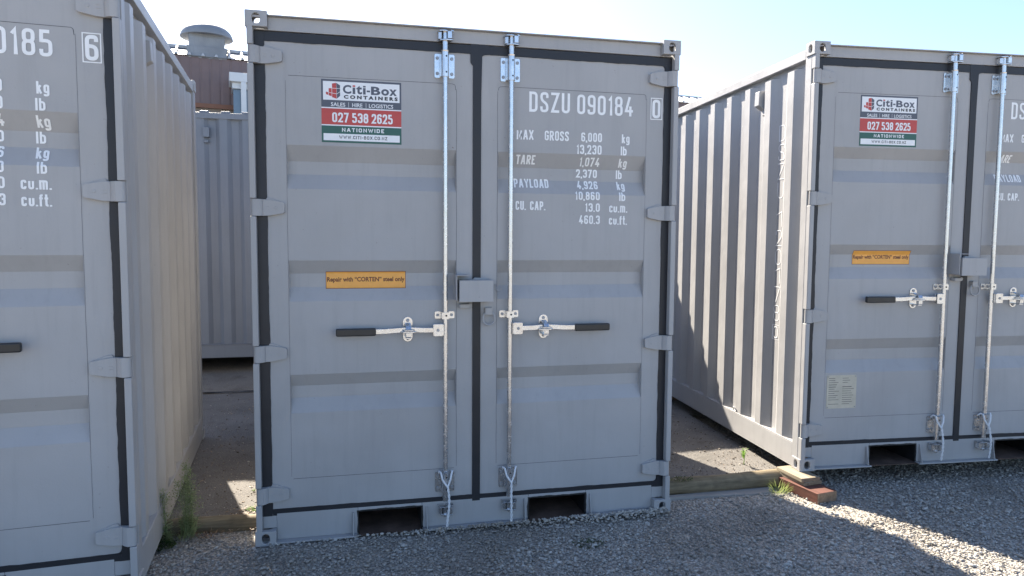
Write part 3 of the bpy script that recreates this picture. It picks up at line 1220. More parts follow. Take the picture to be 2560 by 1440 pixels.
def make_container(label, loc, rotz, corr, number, side_text=None, data_plate=False):
    root = empty('shipping_container', loc, rotz)
    tag(root, label, 'shipping container', 'grey shipping containers with their doors facing the yard')
    key = 'A' if corr is CORR_A else 'B'
    # castings
    for i, (sx, sy, z) in enumerate(((1, 1, 0), (-1, 1, 0), (1, -1, 0), (-1, -1, 0), (1, 1, 1), (-1, 1, 1), (1, -1, 1), (-1, -1, 1))):
        o = obj('corner_casting', casting_mesh, None, root, bevel=.003, cache='casting')
        o.location = (-.005 if sx > 0 else W + .005, 0 if sy > 0 else L, 0 if z == 0 else H - .075)
        o.scale = (sx, sy, 1)
    obj('corner_post', lambda: front_post(False), ['paint'], root, bevel=.0035, cache='post_l')
    obj('corner_post', lambda: front_post(True), ['paint'], root, bevel=.0035, cache='post_r')
    for s in (0, 1):
        mb = MB()
        x0 = 0.002 if s == 0 else W - .062
        mb.box(x0, x0 + .06, L - .098, L - .002, .0755, H - .0755)
        obj('corner_post', mb, ['paint'], root, bevel=.0035, cache='postb%d' % s)
    # front header and sill
    mb = MB()
    mb.box(.0955, W - .0955, .037, .105, 2.5095, 2.572)
    mb.box(.0305, .0945, .0375, .09, 2.5095, 2.5145)
    mb.box(W - .0945, W - .0305, .0375, .09, 2.5095, 2.5145)
    mb.box(.0955, W - .0955, .016, .104, 2.5725, 2.578)
    obj('front_header', mb, ['paint'], root, bevel=.002, cache='header')
    P = [(dx(.492), dx(.814)), (dx(1.381), dx(1.700))]
    mb = MB()
    zt = .149
    mb.box(.0955, P[0][0], .040, .10, .0150, zt)
    mb.box(P[0][1], P[1][0], .040, .10, .0150, zt)
    mb.box(P[1][1], W - .0955, .040, .10, .0150, zt)
    mb.box(.0305, .0950, .0405, .09, .0765, zt)
    mb.box(W - .0950, W - .0305, .0405, .09, .0765, zt)
    for a, b in P:
        mb.box(a + .0002, b - .0002, .0395, .10, .130, zt - .0003)
        for q, w in ((a - .026, -1), (b + .022, 1)):
            mb.prism([(.040, .128), (.040, .0148), (.004, .0148), (.030, .128)], q, q + .005, 'x')
    for a, b in ((.0955, P[0][0] - .004), (P[0][1] + .004, P[1][0] - .004), (P[1][1] + .004, W - .0955)):
        mb.box(a, b, .002, .0985, .0060, .0145)
    obj('front_sill', mb, ['paint'], root, bevel=.002, cache='sill')
    for i, (a, b) in enumerate(P):
        mb = MB()
        z0, z1, y1 = .010, .1295, L - .1
        t = .004
        ya = .0412
        mb.box(a + .0004, a + t, ya, y1, z0, z1)
        mb.box(b - t, b - .0004, ya, y1, z0, z1)
        mb.box(a + t, b - t, ya, y1, z1 - t, z1)
        mb.box(a + t, b - t, ya - .03, y1, z0, z0 + t, 1)
        mb.box(a + t, b - t, .60, .604, z0 + t, z1 - t)
        e = .005                                          # ragged black paint round the mouth
        yp = .0388
        jitter_strip(mb, ((a - e, z0 + .006), (a - e, z1 + .004)), ((a + .003, z0 + .006), (a + .003, z1 + .004)), yp, .0392, 0, .0016, .01)
        jitter_strip(mb, ((b - .003, z0 + .006), (b - .003, z1 + .004)), ((b + e, z0 + .006), (b + e, z1 + .004)), yp, .0392, 0, .0016, .01)
        jitter_strip(mb, ((a - e, z1 - .001), (b + e, z1 - .001)), ((a - e, z1 + .005), (b + e, z1 + .005)), yp + .0002, .0392, 0, .0018, .012)
        obj('forklift_pocket', mb, ['black', 'rust'], root, cache='pocket%d' % i)
    # rails
    for s in (0, 1):
        def fx(mb):
            if s:
                mb.v = [(W - x, y, z) for x, y, z in mb.v]
            return mb
        mb = MB()
        mb.box(.003, .055, .1055, L - .098, 2.505, 2.560)
        obj('top_rail', fx(mb), ['paint'], root, bevel=.003, cache='trail%d' % s)
        mb = MB()
        mb.box(.004, .012, .1055, L - .098, .012, .150)
        mb.box(.004, .052, .1055, L - .098, .1505, .158)
        mb.box(.004, .052, .1055, L - .098, .004, .0115)
        obj('bottom_rail', fx(mb), ['paint'], root, bevel=.002, cache='brail%d' % s)
    obj('side_panel', side_panel(False, side_text), None, root)
    obj('side_panel', lambda: side_panel(True), None, root, cache='sidep_r')
    # vents high on the sides
    for s in (0, 1):
        mb = MB()
        prof = [(SIDE_X0 + .0355, 2.300), (SIDE_X0 + .0355, 2.428), (SIDE_X0 - .010, 2.424), (SIDE_X0 - .014, 2.330)]
        mb.prism([(x, z) for x, z in prof], .640, .700, 'y')
        mb.prism([(SIDE_X0 + .0355, 2.252), (SIDE_X0 + .0355, 2.268), (SIDE_X0 + .012, 2.262)], .600, .645, 'y')
        if s:
            mb.v = [(W - x, y, z) for x, y, z in mb.v]
        obj('side_vent', mb, ['paint'], root, bevel=.003, cache='vent%d' % s)
        mb = MB()
        pts = [(SIDE_X0 + .002 - .012 * math.sin(PI * k / 8), .875 + .022 * math.cos(PI * k / 8), .166 + .026 * math.sin(PI * k / 8)) for k in range(9)]
        mb.tube(pts, .004, 8)
        if s:
            mb.v = [(W - x, y, z) for x, y, z in mb.v]
        obj('tie_ring', mb, ['paint'], root, smooth=60, cache='tie%d' % s)
    # roof, floor, back
    mb = MB()
    prof = corr_profile(.098, L - .1, pitch=.209, flat=.091, slope=.0135, first=.15)
    vs, fs = [], []
    for y, d in prof:
        vs += [(.055, y, 2.573 - .018 * d), (W - .055, y, 2.573 - .018 * d)]
    mb.add(vs, [(2 * i, 2 * i + 1, 2 * i + 3, 2 * i + 2) for i in range(len(prof) - 1)])
    obj('roof', mb, ['paint'], root, cache='roof')
    mb = MB()
    mb.box(.058, W - .058, .11, L - .1, .152, .175)
    obj('floor', mb, ['black'], root, cache='floor')
    mb = MB()
    prof = corr_profile(.07, W - .07, pitch=.25, flat=.11, slope=.018, first=.2)
    vs, fs = [], []
    for x, d in prof:
        vs += [(x, L - .02 - .045 * d, .15), (x, L - .02 - .045 * d, 2.50)]
    mb.add(vs, [(2 * i, 2 * i + 2, 2 * i + 3, 2 * i + 1) for i in range(len(prof) - 1)])
    mb.box(.0625, W - .0625, L - .07, L - .002, 2.4995, 2.57)
    mb.box(.0625, W - .0625, L - .07, L - .002, .01, .1505)
    obj('rear_panel', mb, ['paint'], root, cache='rear')
    # doors
    for r in (False, True):
        d = obj('door', door_mesh(r, corr, number), None, root)
        obj('door_seal', lambda: seal(r), ['rubber'], d, cache='seal%d' % r)
        for z in HINGES:
            obj('hinge', lambda: hinge(r), ['paint'], d, bevel=.0022, smooth=45, loc=(0, 0, z), cache='hinge%d' % r)
        if not r:
            obj('sticker', make_sticker, None, d, cache='stick')['label'] = 'white, red and green company sign sticker'
            obj('sticker', lambda: make_corten(corr), None, d, cache='corten' + key)['label'] = 'orange repair notice sticker'
            if data_plate:
                mb = MB()
                x0, x1, z0, z1 = .185, .386, .377, .585
                plate_round(mb, x0, x1, z0, z1, DY - .0022, DY - .0004, .006)
                ry = np.random.default_rng(3)
                for i in range(13):
                    zz = z1 - .018 - i * .0135
                    for a, b in ((x0 + .012, x0 + .012 + ry.uniform(.04, .075)), (x0 + .105, x0 + .105 + ry.uniform(.03, .08))):
                        if ry.random() < .85:
                            hh = .0018 if i not in (3, 4) else .0028
                            mb.box(a, b, DY - .0026, DY - .0021, zz - hh, zz + hh * .3, 1)
                for a in (x0 + .008, x1 - .008):
                    for b in (z0 + .008, z1 - .008):
                        mb.cyl((a, DY - .0045, b), (a, DY - .002, b), .004, n=10, m=2)
                obj('data_plate', mb, ['plate', 'ink', 'bolt'], d)['label'] = 'cream metal safety approval plate'
    # lock hardware
    locking_bar(root, 0.9380, -1)
    locking_bar(root, 1.2770, 1)
    f6 = (3.56028 - .055) / 3.56028

    def lx(x):
        return .48279 + (x - .48279) * f6

    def lz(z):
        return 1.53673 + (z - 1.53673) * f6
    mb = MB()
    x0, x1, z0, z1 = lx(1.010), lx(1.186), lz(1.2015), lz(1.312)
    mb.box(x0, x1, -.055, -.050, z0, z1)
    mb.box(x0, x1, -.0498, DY - .003, z1 - .005, z1)
    mb.box(x1 - .005, x1, -.0498, DY - .002, z0, z1 - .0052)
    mb.box(x0, x0 + .005, -.0498, DY - .03, z0, z1 - .0052)
    mb.prism([(x0 + .08, z1 - .001), (x0 + .092, z1 + .010), (x0 + .150, z1 + .006), (x0 + .168, z1 - .001)], DY - .02, DY - .004, 'y')
    mb.cyl((lx(1.112), -.0558, lz(1.226)), (lx(1.112), -.0545, lz(1.226)), .0016, n=8, m=1)
    lb = obj('lock_box', mb, ['paint', 'ink'], root, bevel=.004, cache='lockbox')
    mb = MB()
    mb.box(lx(.994), lx(.999), -.050, DY - .001, lz(1.207), lz(1.339))
    mb.box(lx(.9992), lx(1.062), -.050, DY - .001, lz(1.335), lz(1.339))
    obj('lock_bracket', mb, ['paint'], lb, bevel=.0015, cache='lockbr')
    mb = MB()
    mb.box(dx(1.004), dx(1.056), .008, DY - .001, dz(1.174), dz(1.1935))
    mb.cyl((dx(1.060), .02, dz(1.186)), (dx(1.060), DY, dz(1.186)), .012, n=16)
    obj('lock_lug', mb, ['paint'], lb, bevel=.002, smooth=45, cache='locklug')
    mb = MB()
    cx, cz = dx(1.158), dz(1.119)
    pts = []
    for k in range(17):
        a = PI + PI * k / 16
        pts.append((cx + .0305 * math.cos(a), .020, cz - .006 + .0305 * math.sin(a)))
    pts = [(cx - .0235, .026, cz + .024)] + [(cx - .0303, .021, cz + .008)] + pts + [(cx + .0303, .021, cz + .008), (cx + .0235, .026, cz + .024), (cx, .028, cz + .027), (cx - .0235, .026, cz + .024)]
    mb.tube(pts, .0050, 10)
    mb.box(cx - .019, cx + .019, .0175, DY - .001, cz + .018, cz + .053)
    obj('lashing_ring', mb, ['paint'], root, smooth=45, bevel=0, cache='dring')
    mb = MB()
    hx, hz = dx(1.211), dz(1.270)
    pts = [(hx - .014, DY - .004, hz + .022), (hx - .014, DY - .012, hz + .018), (hx - .013, DY - .018, hz + .004)]
    pts += [(hx + .0 - .013 * math.cos(PI * k / 6), DY - .02, hz - .013 * math.sin(PI * k / 6)) for k in range(7)]
    pts += [(hx + .014, DY - .02, hz + .010)]
    mb.tube(pts, .0022, 8)
    obj('hook', mb, ['paint'], root, smooth=60, cache='hook')
    return root


M['rust'] = wood_mat('rusty_floor_steel', (0.045, 0.028, 0.018), (0.16, 0.10, 0.07), (8, 8, 8))

C_POS, C_ROT = (0, 0, 0), 0.0
L_POS, L_ROT = (-2.5955, -0.6545, 0.038), 0.0885
R_POS, R_ROT = (3.1448, 0.1719, 0.1089), -0.0596
make_container('grey container standing in the middle with both doors in full view', C_POS, C_ROT, CORR_A, ('DSZU', '090184', '0'))
make_container('grey container cut off by the left edge, its ribbed side lit through the gap', L_POS, L_ROT, CORR_A, ('DSZU', '090185', '6'))
make_container('grey container propped on timber blocks, white vertical number on its sunlit ribbed side', R_POS, R_ROT, CORR_B,
               ('DSZU', '120178', '0'), 'DSZU 120178', True)


def place(root_loc, rot, p):
    c, s = math.cos(rot), math.sin(rot)
    return (root_loc[0] + c * p[0] - s * p[1], root_loc[1] + s * p[0] + c * p[1], root_loc[2] + p[2])


# ropes tied through the lower bar brackets
def rope(cp, cr, bx, label, lean):
    z = dz(.330)
    y = -.012
    pts = [(bx - .030, .030, z - .012), (bx - .034, .006, z + .006), (bx - .026, -.006, z + .002), (bx - .018, y, z - .035), (bx - .002, y - .003, z - .060), (bx + .006, y - .004, z - .070)]
    pts2 = [(bx + .034, .030, z - .004), (bx + .036, .004, z + .004), (bx + .030, -.006, z - .006), (bx + .024, y, z - .035), (bx + .014, y - .002, z - .060), (bx + .010, y - .004, z - .070)]
    mb = MB()
    mb.tube(pts, .0050, 8)
    mb.tube(pts2, .0050, 8)
    n = 60
    for ph in (0, PI):
        tw = []
        for i in range(n + 1):
            s = i / n
            zz = z - .066 - s * .212
            a = ph + s * 26
            cx = bx + .008 + lean[0] * s + lean[1] * math.sin(s * 4.5)
            yy = y - .006 - .010 * math.sin(s * PI) - .010 * s
            tw.append((cx + .0032 * math.cos(a), yy + .0032 * math.sin(a), zz))
        mb.tube(tw, .0037, 6)
    o = obj('rope', mb, ['rope'], None, smooth=60, loc=cp, rotz=cr)
    tag(o, label, 'rope', 'white ropes tied to the lower bar brackets')


rope(C_POS, C_ROT, .938, 'white rope on the left locking bar of the middle container', (.002, .006))
rope(C_POS, C_ROT, 1.277, 'white rope on the right locking bar of the middle container', (-.004, -.002))
rope(R_POS, R_ROT, .938, 'white rope on the left locking bar of the container on blocks', (.004, .003))
rope(R_POS, R_ROT, 1.277, 'white rope on the right locking bar of the container on blocks', (.010, .004))
rope(L_POS, L_ROT, .938, 'white rope on the left locking bar of the container at the left edge', (.003, .003))
rope(L_POS, L_ROT, 1.277, 'white rope on the right locking bar of the container at the left edge', (-.003, .002))


# ------------------------------------------------------------------ far container, side on
def far_container():
    LL, HH, WW = 6.06, 2.52, 2.44
    root = empty('shipping_container', (-2.6, 4.20, 0.26), 0.005)
    tag(root, 'dark slate grey container standing side-on across the end of the gap', 'shipping container')
    mb = MB()
    prof = corr_profile(.16, LL - .16, pitch=.222, flat=.072, slope=.04, first=.20)
    vs = []
    for x, d in prof:
        vs += [(x, .012 + .036 * d, .14), (x, .012 + .036 * d, HH - .06)]
    mb.add(vs, [(2 * i, 2 * i + 2, 2 * i + 3, 2 * i + 1) for i in range(len(prof) - 1)])
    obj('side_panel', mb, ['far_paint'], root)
    mb = MB()
    mb.box(.16, LL - .16, .002, .06, HH - .06, HH)
    obj('top_rail', mb, ['far_paint'], root, bevel=.003)
    mb = MB()
    mb.box(.16, LL - .16, .002, .012, 0.0, .132)
    mb.box(.16, LL - .16, -.004, .05, .1325, .1395)
    mb.box(.16, LL - .16, .002, .05, -.004, -.0005)
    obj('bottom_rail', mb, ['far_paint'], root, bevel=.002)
    for x in (0, LL - .16):
        mb = MB()
        mb.box(x, x + .16, 0, .12, .0, HH)
        obj('corner_post', mb, ['far_paint'], root, bevel=.004)
        mb = MB()
        mb.box(x, x + .16, WW - .12, WW, .0, HH)
        obj('corner_post', mb, ['far_paint'], root, bevel=.004)
    mb = MB()
    mb.box(.02, LL - .02, WW - .06, WW - .02, .0, HH - .01)
    mb.box(.01, .05, .125, WW - .125, .0, HH - .01)
    mb.box(LL - .05, LL - .01, .125, WW - .125, .0, HH - .01)
    obj('rear_panel', mb, ['far_paint'], root)
    mb = MB()
    prof = corr_profile(.06, LL - .06, pitch=.205, flat=.09, slope=.02, first=.13)
    vs = []
    for x, d in prof:
        vs += [(x, .062, HH + .024 - .026 * d), (x, WW - .06, HH + .030 - .026 * d)]
    mb.add(vs, [(2 * i, 2 * i + 2, 2 * i + 3, 2 * i + 1) for i in range(len(prof) - 1)])
    for i in range(int((LL - .3) / .205)):
        x = .13 + i * .205
        mb.box(x + .002, x + .088, .012, .062, HH + .0005, HH + .020)
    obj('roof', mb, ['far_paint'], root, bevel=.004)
    # vent box between two ribs
    mb = MB()
    mb.box(1.600, 1.660, -.022, .046, 2.27, 2.37)
    mb.box(1.610, 1.650, -.014, .046, 2.215, 2.240)
    obj('side_vent', mb, ['far_paint'], root, bevel=.004)
    mb = MB()
    mb.box(.05, LL - .05, .07, WW - .07, .10, .13)
    obj('floor', mb, ['black'], root)


far_container()

# ------------------------------------------------------------------ ground
mb = MB()
n = 60
xs = list(np.linspace(-400, -8, 14)) + list(np.linspace(-6, 10, 40)) + list(np.linspace(12, 400, 14))
ys = list(np.linspace(-400, -10, 14)) + list(np.linspace(-8, 0.36, 24))


def gz(x, y):
    if -6 <= x <= 10 and -8 <= y <= .36:
        rise = .052 * min(1.6, max(0.0, (0.08 - y) / 1.1))
        edge = min(1, max(0, (8 + y) / 4)) * min(1, max(0, (x + 6) / 3)) * min(1, max(0, (10 - x) / 3))
        return -.012 + edge * (rise + .006 * math.sin(x * 2.1 + 1) * math.cos(y * 2.7) + .004 * math.sin(x * 5.3 - y * 4.1))
    return -.012


ys2 = ys + [500]
vs = [(x, y, gz(x, y)) for y in ys2 for x in xs]
nx = len(xs)
mb.add(vs, [(j * nx + i, j * nx + i + 1, (j + 1) * nx + i + 1, (j + 1) * nx + i) for j in range(len(ys2) - 1) for i in range(nx - 1)])
tag(obj('ground', mb, ['ground'], smooth=60), kind='structure')

mb = MB()


def padz(y):
    return .025 if y < 3.6 else .025 + min(.11, (y - 3.6) * .11)


yy = [.34, 1.0, 1.6, 2.2, 2.8, 3.2, 3.575, 3.59, 3.60, 4.1, 4.8, 6, 9, 12, 30]
xx = list(np.linspace(-14, 3.25, 46)) + [3.275] + list(np.linspace(3.5, 22, 20))
vs = []
for y in yy:
    for x in xx:
        vs.append((x, (1.9 if x > 3.26 and y < 1.9 else y) + (.012 * math.sin(x * 7) + .008 * math.sin(x * 17) if y == .34 else 0), padz(y) - (.012 if y in (3.575, 3.59) else 0) + .003 * math.sin(x * 3 + y * 2)))
nx = len(xx)
mb.add(vs, [(j * nx + i, j * nx + i + 1, (j + 1) * nx + i + 1, (j + 1) * nx + i) for j in range(len(yy) - 1) for i in range(nx - 1)])
mb.add([(-14, .335, -.05), (3.1, .335, -.05), (3.1, .335, .025), (-14, .335, .025)], [(0, 1, 2, 3)])
tag(obj('paved_pad', mb, ['pad'], smooth=60), kind='structure')
# dark joint filler across the pad
mb = MB()
pts = [(x, 3.583 + .006 * math.sin(x * 4)) for x in np.linspace(-8, 8, 60)]
vs = []
for x, y in pts:
    w = .012 + .004 * math.sin(x * 11)
    vs += [(x, y - w, .0285), (x, y + w, .0285)]
mb.add(vs, [(2 * i, 2 * i + 2, 2 * i + 3, 2 * i + 1) for i in range(len(pts) - 1)])
tag(obj('pad_joint', mb, ['black'], recalc=False), kind='structure')


# edging logs along the front of the pad
def log(x0, x1, y, z, r, label, seed, wob=.006):
    rg = random.Random(seed)
    mb = MB()
    n = max(8, int((x1 - x0) / .05))
    pts, rs = [], []
    for i in range(n + 1):
        s = i / n
        pts.append((0, 0, 0))
        pts[-1] = (x0 + (x1 - x0) * s, y + wob * math.sin(s * 5 + seed), z + .5 * wob * math.sin(s * 7 + seed))
        rs.append(r * (1 + rg.uniform(-.05, .05)))
    mb.tube(pts, rs, 18)
    mb.v = [(a, b + rg.uniform(-.0022, .0022), c + rg.uniform(-.0022, .0022)) for a, b, c in mb.v]
    o = obj('edging_log', mb, ['log'], None, smooth=50)
    tag(o, label, 'log', 'round timber edging logs along the paved pad')
    return o


log(2.24, 3.06, .285, .034, .054, 'sunlit round edging log ending beside the red timber block', 2)
log(-.62, -.01, .285, .016, .047, 'shaded mossy edging log behind the tall weeds', 5)

# concrete strip in front of the right log
mb = MB()
poly = [(2.22, .232), (2.99, .238), (2.985, .165), (2.80, .150), (2.55, .176), (2.36, .196), (2.22, .188)]
mb.prism(poly, -.02, .004, 'z')
tag(obj('concrete_footing', mb, ['concrete']), kind='structure')

# blocks under the container on the right
th = math.radians(9.7)


def block(name, cx, cy, sx, sy, z0, z1, rot, mat, label, cat, group=None):
    mb = MB()
    mb.box(-sx / 2, sx / 2, -sy / 2, sy / 2, 0, z1 - z0)
    mb.v = [(a + random.uniform(-.0015, .0015), b + random.uniform(-.002, .002), c) for a, b, c in mb.v]
    mb.m[2] = mb.m[4] = 1
    o = obj(name, mb, [mat, 'endgrain'], None, bevel=.003, loc=(cx, cy, z0), rotz=rot)
    tag(o, label, cat, group)
    return o


block('timber_block', 3.135, .128, .148, .375, .0, .062, th, 'redwood', 'red painted timber block under the corner of the container on blocks', 'timber block')
block('timber_plank', 3.142, .190, .132, .252, .0622, .0835, th * .9, 'plank', 'thin pale plank lying directly on the red timber block', 'plank', 'pale planks under the container corner')
block('timber_plank', 3.135, .182, .130, .235, .0837, .1086, th * .4, 'plank', 'topmost pale plank touching the container corner above', 'plank', 'pale planks under the container corner')
bx_ = place(R_POS, R_ROT, (W - .1, .06, 0))
block('timber_block', bx_[0], bx_[1], .15, .35, 0, .1085, 0, 'redwood', 'red timber block under the far front corner of the container on blocks', 'timber block')
for px_, lab in ((.08, 'timber bearer under the rear corner of the container on blocks, on the ribbed side'), (W - .08, 'timber bearer under the rear corner of the container on blocks, away from the ribbed side')):
    q = place(R_POS, R_ROT, (px_, L - .08, 0))
    block('timber_block', q[0], q[1], .2, .2, .03, .1085, R_ROT, 'log', lab, 'timber block')
for q in (-2.45, 3.30):
    block('timber_block', q, 4.33, .25, .25, .108, .2555, 0, 'log', 'timber bearer under the darker side-on container, %s' % ('behind the left container' if q < 0 else 'behind the right container'), 'timber block')


# ------------------------------------------------------------------ gravel
def scatter(name, pts, zs, sizes, mat, flat=(.45, .85), label=None, kind='stuff'):
    n = len(pts)
    t = (1 + 5 ** .5) / 2
    ico = np.array([(-1, t, 0), (1, t, 0), (-1, -t, 0), (1, -t, 0), (0, -1, t), (0, 1, t), (0, -1, -t), (0, 1, -t), (t, 0, -1), (t, 0, 1), (-t, 0, -1), (-t, 0, 1)], float)
    ico /= np.linalg.norm(ico[0])
    fc = np.array([(0, 11, 5), (0, 5, 1), (0, 1, 7), (0, 7, 10), (0, 10, 11), (1, 5, 9), (5, 11, 4), (11, 10, 2), (10, 7, 6), (7, 1, 8),
                   (3, 9, 4), (3, 4, 2), (3, 2, 6), (3, 6, 8), (3, 8, 9), (4, 9, 5), (2, 4, 11), (6, 2, 10), (8, 6, 7), (9, 8, 1)])
    sc = np.stack([sizes * rng.uniform(.75, 1.3, n), sizes * rng.uniform(.6, 1.0, n), sizes * rng.uniform(flat[0], flat[1], n)], 1)
    v = ico[None] * (1 + rng.uniform(-.28, .28, (n, 12, 1))) * sc[:, None, :]
    # random tilt then yaw
    ax = rng.uniform(-.6, .6, n)
    c, s = np.cos(ax)[:, None], np.sin(ax)[:, None]
    y, z = v[..., 1] * c - v[..., 2] * s, v[..., 1] * s + v[..., 2] * c
    x = v[..., 0]
    a = rng.uniform(0, 2 * PI, n)
    c, s = np.cos(a)[:, None], np.sin(a)[:, None]
    X, Y = x * c - y * s, x * s + y * c
    P = np.stack([X + pts[:, 0:1], Y + pts[:, 1:2], z + zs[:, None]], -1).reshape(-1, 3)
    F = (fc[None] + 12 * np.arange(n)[:, None, None]).reshape(-1, 3)
    me = bpy.data.meshes.new(name)
    me.vertices.add(len(P))
    me.vertices.foreach_set('co', P.astype(np.float32).ravel())
    me.loops.add(F.size)
    me.loops.foreach_set('vertex_index', F.astype(np.int32).ravel())
    me.polygons.add(len(F))
    me.polygons.foreach_set('loop_start', np.arange(0, F.size, 3, dtype=np.int32))
    me.polygons.foreach_set('loop_total', np.full(len(F), 3, dtype=np.int32))
    me.materials.append(M[mat])
    me.update(calc_edges=True)
    o = bpy.data.objects.new(name, me)
    COL.objects.link(o)
    tag(o, label, None, None, kind)
    return o


def gravel():
    N = 165000
    x = rng.uniform(-1.6, 6.2, N)
    y = rng.uniform(-2.6, .30, N)
    far = rng.random(N) < .10
    x = np.where(far, rng.uniform(3.3, 6.4, N), x)
    y = np.where(far, rng.uniform(.25, 1.5, N), y)
    keep = np.ones(N, bool)
    keep &= rng.random(N) < np.where(y > -1.3, 1.0, .55)
    # stay off the footing and inside containers
    keep &= ~((x > 2.2) & (x < 3.0) & (y > .165))
    keep &= ~((x > .02) & (x < 2.18) & (y > .06))
    x, y = x[keep], y[keep]
    n = len(x)
    sz = np.clip(rng.lognormal(math.log(.0056), .40, n), .0025, .015)
    z = np.array([gz(a, b) for a, b in zip(x, y)]) + rng.uniform(-.002, .010, n)
    bare = np.sin(x * 1.9 + 2.0) * np.cos(y * 2.3 - .6) + .6 * np.sin(x * 4.7 + y * 3.1)
    thin = (bare > .75) & (rng.random(n) < .72)          # worn patches where the fines show through
    k = ~thin
    scatter('gravel', np.stack([x[k], y[k]], 1), z[k], sz[k], 'stone', (.32, .62))


gravel()


def banked():
    # loose stones pushed up against the sills
    N = 1500
    x = rng.uniform(.05, 2.18, N)
    y = .004 - rng.exponential(.022, N)
    k = rng.random(N) < np.clip((x - .2) / 1.6, .12, 1)
    x, y = x[k], y[k]
    z = np.clip(.012 + .016 * (x / 2.2) + y * .35, -.01, .03)
    scatter('gravel', np.stack([x, y], 1), z, np.clip(rng.lognormal(math.log(.0062), .35, len(x)), .003, .014), 'stone', (.4, .75))


banked()


def grit():
    N = 9000
    x = rng.uniform(-1.2, 3.6, N)
    y = .36 + rng.beta(1.0, 2.2, N) * 3.6
    keep = ~((x > .0) & (x < 2.2) & (y < 2.4))
    x, y = x[keep], y[keep]
    n = len(x)
    sz = np.clip(rng.lognormal(math.log(.0034), .45, n), .0015, .010)
    scatter('grit', np.stack([x, y], 1), np.full(n, .028), sz, 'grit', (.3, .6))


grit()


# ------------------------------------------------------------------ plants
def leaf(mb, base, d, up, length, width, m=0, bend=.25, seg=3):
    d = Vector(d).normalized()
    side = d.cross(Vector(up)).normalized()
    nrm = side.cross(d).normalized()
    vs = []
    for i in range(seg + 1):
        s = i / seg
        c = Vector(base) + d * (length * s) - nrm * (bend * length * s * s)
        w = width * math.sin(PI * min(.97, .12 + .86 * s)) * .5
        vs += [c - side * w, c + side * w]
    mb.add(vs, [(2 * i, 2 * i + 1, 2 * i + 3, 2 * i + 2) for i in range(seg)], m)


def tall_weed(loc, h, lean, seed, label, stems):
    rg = random.Random(seed)
    root = empty('weed', loc)
    tag(root, label, 'weed', 'tall seeding weeds by the edging log')
    st = MB()
    lf = MB()
    for k in range(stems):
        a = rg.uniform(0, 2 * PI)
        r0 = rg.uniform(0, .03)
        hh = h * rg.uniform(.7, 1.0)
        lx_, ly_ = lean[0] + rg.uniform(-.10, .10), lean[1] + rg.uniform(-.08, .08)
        pts = []
        for i in range(9):
            s = i / 8
            pts.append((r0 * math.cos(a) + lx_ * hh * s ** 1.5, r0 * math.sin(a) + ly_ * hh * s ** 1.5, hh * s))
        st.tube(pts, [.0024 * (1 - .75 * i / 8) for i in range(9)], 6)
        for i in range(int(190 * hh / .33)):
            s = rg.uniform(.08, 1.0)
            j = min(7, int(s * 8))
            p = Vector(pts[j]).lerp(Vector(pts[j + 1]), s * 8 - j)
            b = rg.uniform(0, 2 * PI)
            reach = (.014 + .044 * math.sin(PI * min(1, s * .9 + .1))) * rg.uniform(.3, 1)
            q = p + Vector((math.cos(b), math.sin(b), rg.uniform(.1, .8))) * reach
            if s > .35:                                   # seed heads on short side twigs
                if rg.random() < .35:
                    st.tube([p, q], [.0007, .0005], 4)
                for _ in range(2):
                    e = q + Vector((rg.gauss(0, .004), rg.gauss(0, .004), rg.gauss(0, .005)))
                    leaf(lf, e, (rg.gauss(0, 1), rg.gauss(0, 1), rg.uniform(0, 1.2)), (0, .2, 1), rg.uniform(.007, .013), .0048, 0, .2, 2)
            else:
                leaf(lf, p, (math.cos(b), math.sin(b), rg.uniform(.1, .9)), (0, 0, 1), rg.uniform(.02, .045), .005, 0, .4)
    obj('stem', st, ['weed'], root, smooth=60)
    obj('foliage', lf, ['weed'], root, recalc=False)


tall_weed((-.355, .225, -.005), .40, (-.02, -.02), 1, 'tallest green weed standing upright in front of the shaded log', 6)
tall_weed((-.44, .17, -.005), .33, (-.12, .02), 9, 'thin weed leaning against the ribbed side of the left container', 2)


def small_plant(loc, h, label):
    rg = random.Random(4)
    mb = MB()
    root = empty('plant', loc)
    tag(root, label, 'plant')
    st = MB()
    st.tube([(0, 0, 0), (.002, 0, h * .35), (-.008, .0, h * .62), (-.012, 0, h * .8)], [.003, .0026, .002, .0012], 6)
    for i in range(24):
        s = rg.uniform(.3, .8)
        b = rg.uniform(0, 2 * PI)
        leaf(mb, (-.010 * s, 0, h * s), (math.cos(b) * rg.uniform(.3, .9), math.sin(b) * .7, rg.uniform(.5, 1.4)), (0, 0, 1), rg.uniform(.028, .05), .009, 0, .25)
    obj('stem', st, ['fresh'], root, smooth=60)
    obj('foliage', mb, ['fresh'], root, recalc=False)


small_plant((3.02, .60, .024), .135, 'bright green seedling growing from a crack in the sunlit pad')


def tuft(loc, n, h, r, mat, label, seed, name='grass_tuft', cat='grass tuft', spread=.6, w=.004, group=None):
    rg = random.Random(seed)
    mb = MB()
    for i in range(n):
        b = rg.uniform(0, 2 * PI)
        q = r * math.sqrt(rg.random())
        leaf(mb, (q * math.cos(b) * 1.4, q * math.sin(b), 0), (math.cos(b) * spread * rg.uniform(.2, 1.2), math.sin(b) * spread * rg.uniform(.2, 1.2), 1), (.1, .2, .3), h * rg.uniform(.4, 1.0), w, 0, .45)
    o = obj(name, mb, [mat], None, recalc=False, loc=loc)
    tag(o, label, cat, group)


